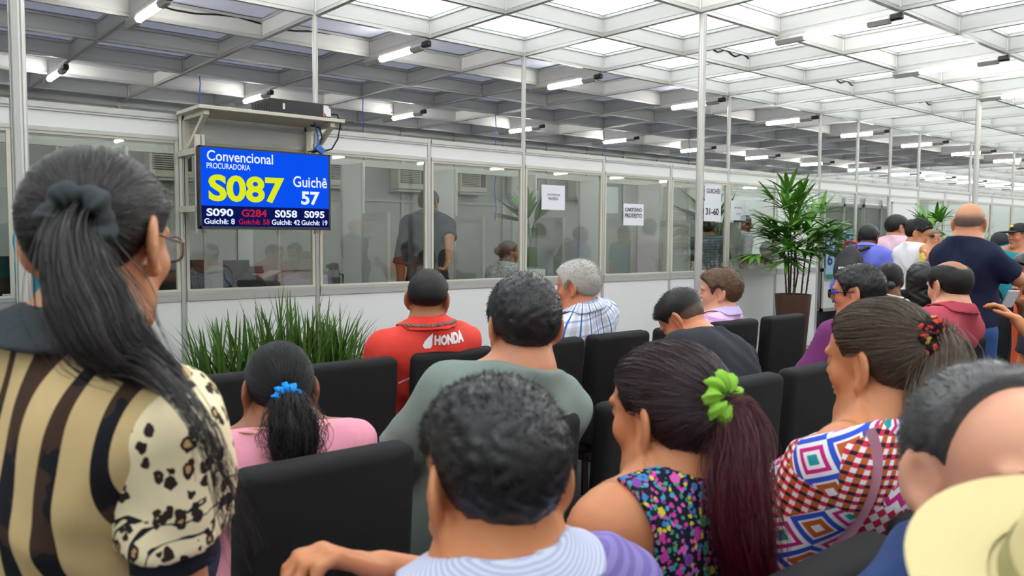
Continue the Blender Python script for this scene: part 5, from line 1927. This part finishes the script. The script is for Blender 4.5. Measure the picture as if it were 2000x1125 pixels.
def man_glasses():
    s = Person('person in profile wearing blue-framed dark sunglasses and a purple shirt', W(1674, 574, 3.66), -8, tyaw=0, hip=(1.60, -3.83, .55), pitch=3, s_=1.0, g=1.05, hr=.005, cr=.009)
    s.build_body(MS['F'])
    s.shirt(cloth('purple cotton', srgb(120, 52, 110)), t=.016, sleeve=.7, neck=.07)
    s.trousers(C_dark)
    s.hair(H_curl, HL_SHORT, .013, lumps=.003, lf=100, soft=.02, strands=short_strands(4500, .013, .0008, .5, .2, .6, .1, 5, .003))
    o = s.glasses(plain('black and blue frame', srgb(24, 30, 60), .25), plain('black lens', srgb(12, 12, 16), .1), dark=True)
    m = MB()
    for sg in (-1, 1): m.box(s.H((sg * .0745, .07, .012)), (.006, .03, .013), Matrix(s.RH.T.tolist()), .002)
    s.mb('blue_temple', m, plain('cobalt plastic', srgb(40, 60, 190), .3), o)
    s.eyes(H_black, H_black).lips(M_lip)


def woman_striped():
    s = Person('person with a dark low bun in a cream top with thin black stripes', W(1737, 550, 6.0), 62, tyaw=40, hip=(4.12, -2.72, .55), pitch=6, s_=1.0, fem=1, hr=.007, cr=.011)
    s.build_body(MS['B'])
    s.shirt(m_stripes('cream top with black stripes', srgb(226, 222, 210), srgb(60, 58, 60), 30, .80), t=.014, sleeve=.6, neck=.076, name='top')
    s.trousers(C_jeans)
    s.hair(H_black, HL_PULL, .012, add=lambda p, d: smin(d, ell(p, (0, -.125, -.035), (.034, .03, .034)), .012), strands=pulled_strands(1200, (0, -.11, -.03), .0009, .0012, 10))
    s.eyes(H_black)


def woman_curly():
    s = Person('person with long black curly hair, dressed in black', W(1802, 548, 6.2), 66, tyaw=50, hip=(4.62, -2.74, .55), pitch=4, s_=1.0, fem=1, hr=.007, cr=.011)
    s.build_body(MS['B'])
    s.shirt(cloth('black jersey', srgb(26, 24, 26)), t=.014, sleeve=.8, neck=.07, name='top')
    s.trousers(C_dark)

    def big(p, d):
        v = ell(p, (0, -.045, .03), (.115, .115, .115)); v = smin(v, ell(p, (0, -.07, -.10), (.12, .07, .15)), .06)
        v = v - .006 * np.sin(70 * p[:, 0] + 2 * np.sin(50 * p[:, 2])) * np.sin(60 * p[:, 1]) * np.sin(65 * p[:, 2])
        v = smax(v, -ell(p, (0, .12, -.02), (.07, .1, .11)), .02)
        return np.minimum(d, v)
    s.hair(H_curl, HL_PULL, .012, add=big, strands=None)
    s.eyes(H_black)


def man_pinkish():
    s = Person('balding person with dark hair at the sides in a pinkish-red polo', W(1853, 562, 4.15), 26, tyaw=14, hip=(2.47, -3.82, .55), pitch=8, s_=1.06, g=1.12, hr=.005, cr=.009, neck=.064)
    s.build_body(MS['L'])
    s.shirt(cloth('pinkish red pique', srgb(190, 78, 94), .85, .06), t=.016, sleeve=.7, neck=.072, name='polo')
    s.band('collar', cloth('pinkish red collar', srgb(178, 68, 86)), 0, 0, .084, .068, .0045, -.02, .03, .005, (-.15, 0))
    s.trousers(C_dark)
    bald = lambda p: 1 - .97 * (1 - sstep(.040, .066, np.sqrt(p[:, 0] ** 2 + .25 * (p[:, 1] + .02) ** 2))) * sstep(.062, .085, p[:, 2])
    s.hair(H_crop, HL_SHORT, .011, extra=bald, soft=.02, skinfade=True, strands=short_strands(3500, .010, .0007, .4, .5, .4, -.3, 5, .003))
    s.eyes(H_black, H_black).lips(M_lip)


def man_bald():
    hc = W(1894, 438, 5.0)
    s = Person('tall bald person standing in a navy tee and jeans, hand raised to the chest', hc, 78, tyaw=104, hip=(hc[0] - .02, hc[1], .93), pitch=2, s_=1.02, g=1.0, sit=False, hr=.006, cr=.010, neck=.068, shoulder=.84, sl=-.01, belly=.6, hands=True,
               arms=dict(L=dict(el=W(1872, 575, 5.0), wr=W(1930, 590, 5.15), hd=np.array([.9, 0, .2])), R=dict(el=W(1988, 545, 4.85), wr=W(1945, 488, 5.05), hd=W(1915, 474, 5.1) - W(1945, 488, 5.05), pn=np.array([.2, .3, -1]), curl=.35)))
    s.build_body(MS['D'])
    s.shirt(cloth('navy jersey', srgb(26, 32, 58), .85, .08), t=.018, sleeve=.85, neck=.074, hem=-.16, name='tee')
    s.trousers(cloth('blue jeans', srgb(50, 82, 134)))
    hl = [-.062, -.062, -.060, -.035, .010, .026, .030, .012, -.005, .10, .13, .14, .15]
    ring = lambda p: (1 - sstep(.018, .078, p[:, 2])) * .95
    s.hair(hairmat('grey stubble', srgb(70, 66, 64), srgb(110, 104, 100), SKL['D'], .6, .3), hl, .0030, extra=ring, soft=.03, skinfade=True, strands=short_strands(1500, .004, .0007, .6, .3, .3, -.2, 3, .0015))
    s.eyes(H_black)


def man_backpack():
    hc = W(1697, 466, 7.9)
    s = Person('person in a blue-violet shirt with a black backpack over one shoulder', hc, 84, tyaw=88, hip=(hc[0] - .16, hc[1] - .04, .90), pitch=10, s_=1.04, shoulder=.9, sit=False, hr=.007, cr=.012)
    s.build_body(MS['K'])
    s.shirt(cloth('blue violet cotton', srgb(112, 120, 214)), t=.018, sleeve=1.6, neck=.07)
    s.band('collar', cloth('blue violet collar', srgb(120, 128, 218)), 0, 0, .08, .066, .005, -.02, .025, .006)
    s.trousers(C_dark)
    s.hair(H_crop, HL_NAPE, .010, soft=.04, strands=None)
    s.eyes(H_black)
    o = s.T((-.05, -.225, .28))
    b = thing('backpack', 'black backpack with a red handle worn on the blue-violet shirt', 'backpack', tuple(o))
    RT = Matrix(s.RT.T.tolist())
    V, F = isosurface(lambda P: smin(ell(P, (0, 0, .0), (.14, .085, .20)), ell(P, (0, -.03, -.06), (.12, .085, .12)), .05), (-.2, -.2, -.26), (.2, .2, .26), .012)
    link_mesh('pack_body', mesh_np('pack_body', V @ s.RT, F), plain('black nylon', srgb(24, 24, 28), .6, bump=.3), b)
    m = MB(); m.tube([RT @ Vector(p) for p in ((-.06, .01, .18), (-.055, -.01, .235), (0, -.015, .255), (.055, -.01, .235), (.06, .01, .18))], .011, 8); m.build('handle', plain('red webbing', srgb(170, 30, 44)), b, True)
    m = MB(); m.tube([RT @ Vector(p) for p in ((.07, .05, .17), (.11, .10, .215), (.13, .17, .205), (.14, .27, .19), (.145, .35, .10))], [.022] * 5, 8); m.build('shoulder_strap', M_black, b, True)
    m = MB(); m.box(RT @ Vector((-.02, -.118, -.03)), (.05, .004, .022), RT); m.build('badge', M_paper, b)


def man_pinktee():
    hc = W(1752, 446, 8.8)
    s = Person('person in a pale pink tee with short black hair, beard and glasses', hc, 118, tyaw=82, hip=(hc[0] - .05, hc[1] - .02, 1.0), pitch=4, s_=1.1, sit=False, hr=.007, cr=.012)
    s.build_body(MS['T'])
    s.shirt(cloth('pale pink jersey', srgb(226, 190, 204), .85, .05), t=.016, sleeve=.75, neck=.072, hem=-.2, name='tee')
    s.trousers(C_light)
    beard = lambda p, d: np.minimum(d, smax(head_sdf(p, 0, 1) - .005, np.maximum(np.abs(p[:, 1] - .05) - .055, np.maximum(p[:, 2] + .036 + .0 * p[:, 0], -.13 - p[:, 2])), .006))
    s.hair(H_crop, HL_SHORT, .014, soft=.02, add=beard)
    s.glasses(M_black, M_lens); s.eyes(H_black)
    m = MB()
    for k in range(5): m.box(s.T((-.05 + .026 * k, -.150, .36)), (.016, .004, .02 if k in (0, 4) else .012), Matrix(s.RT.T.tolist()))
    s.mb('print', m, M_dark, smooth=False)


def woman_baby():
    hc = W(1797, 458, 7.3)
    s = Person('person in glasses with hair in a bun, white tee with pink splashes, holding a baby', hc, 168, tyaw=120, hip=(hc[0] - .02, hc[1] + .02, .92), pitch=14, s_=1.0, g=.95, fem=1, sit=False, hr=.0065, cr=.011, hands=True,
               arms=dict(L=dict(el=W(1845, 550, 7.15), wr=W(1822, 545, 7.0), hd=np.array([-.7, -.5, 0.]), pn=np.array([0, 0, 1.]), curl=.4)))
    s.build_body(MS['T'])
    s.shirt(m_tee_splash(), t=.015, sleeve=.6, neck=.08, hem=-.16, name='tee')
    s.trousers(C_light)
    s.hair(H_black, HL_PULL, .012, add=lambda p, d: smin(d, ell(p, (0, -.10, .085), (.036, .034, .034)), .012), strands=pulled_strands(1500, (0, -.08, .10), .0009, .0015, 10))
    s.glasses(plain('dark red frame', srgb(70, 24, 30), .3), M_lens); s.eyes(H_black, H_black).lips(M_lip)
    bag = thing('crossbody_bag', 'brown crossbody strap bag hanging beside the white tee', 'bag', tuple(s.T((-.2, -.02, .0))))
    m = MB(); o = s.T((-.2, -.02, 0))
    m.tube([s.T(q) - o for q in ((-.10, .02, .49), (-.13, .10, .42), (-.17, .13, .3), (-.21, .08, .1), (-.24, .0, -.12))], .012, 6); m.build('strap', plain('brown leather', srgb(110, 48, 50), .5), bag, True)
    MB().box(s.T((-.25, 0, -.2)) - o, (.2, .09, .16), None, .02).build('bag_body', plain('pink leather', srgb(232, 170, 204), .5), bag, True)
    bc = W(1826, 468, 7.05)
    b = Person('baby in a yellow top with a dark headband, carried in arms', bc, 236, tyaw=225, hip=(bc[0] - .02, bc[1] + .02, bc[2] - .30), pitch=4, s_=.60, g=1.0, sit=True, shoulder=.72, hr=.006, cr=.009, br=.012, floor=bc[2] - .62,
               arms=dict(L=dict(el=(bc[0] + .05, bc[1] - .12, bc[2] - .2), wr=(bc[0] + .02, bc[1] - .2, bc[2] - .22)), R=dict(el=(bc[0] - .11, bc[1] - .05, bc[2] - .2), wr=(bc[0] - .12, bc[1] - .14, bc[2] - .22))))
    b.build_body(MS['D'])
    b.shirt(cloth('yellow cotton', srgb(236, 214, 110)), t=.010, sleeve=0.0, neck=.07, armhole=.5, name='top')
    b.hair(hairmat('thin baby hair', srgb(90, 66, 50), srgb(120, 90, 70), SKL['D'], .5, .3), [z + .01 for z in HL_SHORT], .004, skinfade=True)
    b.eyes(H_black)
    m = MB(); ring = [b.H((.082 * math.sin(a), -.016 + .102 * math.cos(a), .055)) for a in [2 * math.pi * k / 24 for k in range(25)]]
    m.tube(ring, .005, 6, False); m.ball(b.H((.05, .075, .06)), .017, 10); b.mb('headband', m, M_black)


def man_cap():
    hc = W(1990, 462, 8.4)
    s = Person('person in a dark cap with a yellow emblem and a teal polo', hc, -60, tyaw=-90, hip=(hc[0], hc[1], .93), pitch=2, s_=1.0, sit=False, hr=.007, cr=.012)
    s.build_body(MS['F'])
    s.shirt(cloth('teal pique', srgb(36, 142, 156)), t=.017, sleeve=.7, neck=.08, name='polo')
    s.trousers(C_dark)
    s.hair(hairmat('grey short hair', srgb(60, 58, 56), srgb(120, 116, 112), SKL['F'], .5, .3), HL_NAPE, .006)
    V, F = isosurface(lambda P: np.minimum(smax(ell(s.qh(P), (0, -.012, .05), (.088, .108, .092)), .045 - s.qh(P)[:, 2], .006), smax(ell(s.qh(P), (0, .12, .05), (.075, .085, .012)), -.0 + .03 - s.qh(P)[:, 1], .01)), s.Hc - .25, s.Hc + .25, .008)
    o = s.put('cap', V, F, plain('black cap cloth', srgb(30, 30, 34), .8))
    m = MB(); m.ball(s.H((0, .088, .105)), (.02, .02, .014), 10); s.mb('cap_emblem', m, plain('yellow emblem', srgb(220, 200, 60)), o)
    s.eyes(H_black, H_black).lips(M_lip)


def far_head():
    hc = W(1952, 476, 8.8)
    s = Person('person whose dark grey knitted hat shows beside the navy tee shoulder', hc, 70, tyaw=60, hip=(hc[0], hc[1], .9), s_=.96, sit=False, hr=.008, cr=.013)
    s.build_body(MS['T'])
    s.shirt(cloth('grey knit', srgb(90, 92, 96)), t=.017, sleeve=1.5, neck=.07)
    s.trousers(C_dark)
    V, F = isosurface(lambda P: smax(ell(s.qh(P), (0, -.015, .03), (.094, .112, .108)), -.03 - s.qh(P)[:, 2] + .4 * s.qh(P)[:, 1], .01), s.Hc - .2, s.Hc + .2, .008)
    s.put('knitted_hat', V, F, cloth('dark grey knit', srgb(58, 60, 62), .9, .2, 120, .6))


def orange_person():
    hc = W(2012, 530, 5.5)
    s = Person('person in an orange top holding a white phone at the picture edge', hc, -40, tyaw=-40, hip=(hc[0] + .02, hc[1] - .05, .55), pitch=14, s_=1.0, hr=.006, cr=.010, hands=True,
               arms=dict(L=dict(el=W(2010, 640, 5.3), wr=W(1992, 588, 5.2), hd=W(1974, 570, 5.18) - W(1992, 588, 5.2), pn=np.array([-.5, -.4, .3]), curl=.8), R=dict(el=W(2075, 640, 5.3), wr=W(2030, 590, 5.2), hd=np.array([-.7, .2, .3]), pn=np.array([-.5, -.5, .0]), curl=.8)))
    s.build_body(MS['C'])
    s.shirt(cloth('orange jersey', srgb(226, 92, 48)), t=.016, sleeve=.6, neck=.075, name='top')
    s.trousers(C_dark)
    s.hair(H_black, HL_PULL, .016, soft=.02)
    s.eyes(H_black, H_black)
    t = thing('phone', 'white phone held in both hands beside the navy tee', 'phone', tuple(W(1973, 584, 5.1)))
    R = Matrix.Rotation(-.5, 3, 'Z') @ Matrix.Rotation(.5, 3, 'X')
    MB().box((0, 0, 0), (.085, .009, .125), R, .004).build('body', M_paper, t)
    MB().box(R @ Vector((0, .0052, 0)), (.074, .001, .108), R).build('screen', M_black, t)


def knee_person():
    hc = W(2075, 560, 4.15)
    s = Person('person whose brown forearm and bare knee reach in at the picture edge', hc, -60, tyaw=-62, hip=(hc[0] + .12, hc[1] - .02, .55), pitch=6, s_=1.02, hr=.006, cr=.010, hands=True,
               arms=dict(L=dict(el=W(2040, 680, 3.9), wr=W(1985, 625, 3.95), hd=W(1955, 598, 3.98) - W(1985, 625, 3.95), pn=np.array([-.2, .6, .2]), curl=.5)))
    s.build_body(MS['E'])
    s.shirt(cloth('dark tee', srgb(60, 60, 72)), t=.016, sleeve=.6, neck=.075, name='tee')
    s.hair(H_crop, HL_SHORT, .012)
    s.eyes(H_black)


def teal_person():
    hc = W(128, 400, 4.75)
    s = Person('person in a teal tee at the partition, mostly behind the standing woman with glasses', hc, 20, tyaw=8, hip=(hc[0], hc[1], .95), s_=1.05, sit=False, hr=.006, cr=.010, hands=True, arms=dict(L=dict(el=W(58, 585, 4.75), wr=W(75, 700, 4.65), hd=np.array([.1, 0, -1.]), pn=np.array([1., 0, 0]))))
    s.build_body(MS['K'])
    s.shirt(cloth('teal jersey', srgb(34, 160, 176)), t=.016, sleeve=.75, neck=.075, name='tee')
    s.trousers(C_jeans)
    s.hair(H_crop, HL_SHORT, .012); s.eyes(H_black)


# ---- behind the glass
def clerk_standing():
    hc = W(838, 398, 7.5)
    s = Person('person standing behind the glass in a charcoal shirt with rolled sleeves', hc, 62, tyaw=28, hip=(hc[0] - .02, hc[1], 1.08), s_=1.02, sit=False, hr=.006, cr=.010, hands=True, floor=.14, g=1.05,
               arms=dict(R=dict(el=W(878, 465, 7.35), wr=W(876, 505, 7.25), hd=np.array([-.35, 0, -1.]), pn=np.array([-1., .2, 0]), curl=.7)))
    s.build_body(MS['D'])
    s.shirt(cloth('charcoal cotton', srgb(62, 68, 76)), t=.017, sleeve=1.0, neck=.07)
    s.band('collar', cloth('charcoal collar', srgb(66, 72, 80)), 0, 0, .08, .064, .005, -.02, .03, .005)
    s.trousers(C_dark)
    s.hair(H_crop, HL_SHORT, .012, soft=.02); s.eyes(H_black)


def clerk_bun():
    hc = W(994, 496, 8.1)
    s = Person('person seated behind the glass with a dark bun, glasses and speckled white top', hc, 100, tyaw=80, hip=(hc[0] - .05, hc[1] - .02, .68), s_=1.0, fem=1, hr=.0065, cr=.010, floor=.14,
               arms=dict(L=dict(el=W(955, 548, 8.3), wr=W(935, 552, 8.3))))
    s.build_body(MS['B'])
    s.shirt(m_speckle('white and grey print', srgb(214, 214, 216), srgb(110, 112, 120)), t=.015, sleeve=.5, neck=.08, name='top')
    s.trousers(C_dark)
    s.hair(H_black, HL_PULL, .012, add=lambda p, d: smin(d, ell(p, (0, -.125, .03), (.042, .040, .045)), .012))
    s.glasses(M_paper, M_lens); s.eyes(H_black)
    m = MB(); m.ball(s.H((0, -.105, .085)), .016, 8); s.mb('hair_tie', m, plain('magenta tie', srgb(200, 60, 150)))


def client_white():
    hc = W(1452, 440, 11.0)
    s = Person('person with glasses in a white polo and dark belt behind the glass', hc, 128, tyaw=112, hip=(hc[0] - .14, hc[1] + .05, 1.02), pitch=8, s_=1.08, g=1.25, belly=.5, sit=False, hr=.007, cr=.011, floor=.14)
    s.build_body(MS['C'])
    s.shirt(cloth('white pique', srgb(222, 224, 226), .85, .04), t=.016, sleeve=.75, neck=.075, hem=-.04, name='polo')
    s.trousers(cloth('navy trousers', srgb(34, 44, 66)))
    s.hair(H_crop, HL_SHORT, .012); s.glasses(M_black, M_lens); s.eyes(H_black)


def client_grey():
    hc = W(1384, 447, 10.2)
    s = Person('person in a grey shirt behind the glass, head hidden by the GUICHÊS notice', hc, 70, tyaw=60, hip=(hc[0], hc[1], 1.0), s_=1.0, sit=False, hr=.008, cr=.012, floor=.14)
    s.build_body(MS['T'])
    s.shirt(m_stripes('grey striped shirt', srgb(128, 134, 146), srgb(96, 102, 116), 30, .6), t=.017, sleeve=.7, neck=.07)
    s.trousers(C_dark); s.hair(H_crop, HL_SHORT, .012)


def client_bowed():
    hc = W(1497, 492, 11.8)
    s = Person('grey-haired person with bowed head in a beige shirt behind the glass', hc, 250, tyaw=240, hip=(hc[0] + .22, hc[1], .82), pitch=32, s_=1.05, hr=.008, cr=.012, floor=.14)
    s.build_body(MS['C'])
    s.shirt(cloth('beige cotton', srgb(150, 146, 132)), t=.017, sleeve=.7, neck=.07)
    s.trousers(C_dark); s.hair(hairmat('grey curls', srgb(60, 58, 60), srgb(110, 106, 106), SKL['C'], .6, .3), HL_SHORT, .012, lumps=.003)


import time as _time
for fn in (woman_print, woman_pink, man_polo, man_red, man_grey, man_plaid, man_bent, man_lilac, woman_floral, woman_patterned, man_navy, hat_wearer, man_glasses,
           woman_striped, woman_curly, man_pinkish, man_bald, man_backpack, man_pinktee, woman_baby, man_cap, far_head, orange_person, knee_person, teal_person,
           clerk_standing, clerk_bun, client_white, client_grey, client_bowed):
    _t0 = _time.time(); fn(); print('%s %.1f s' % (fn.__name__, _time.time() - _t0))
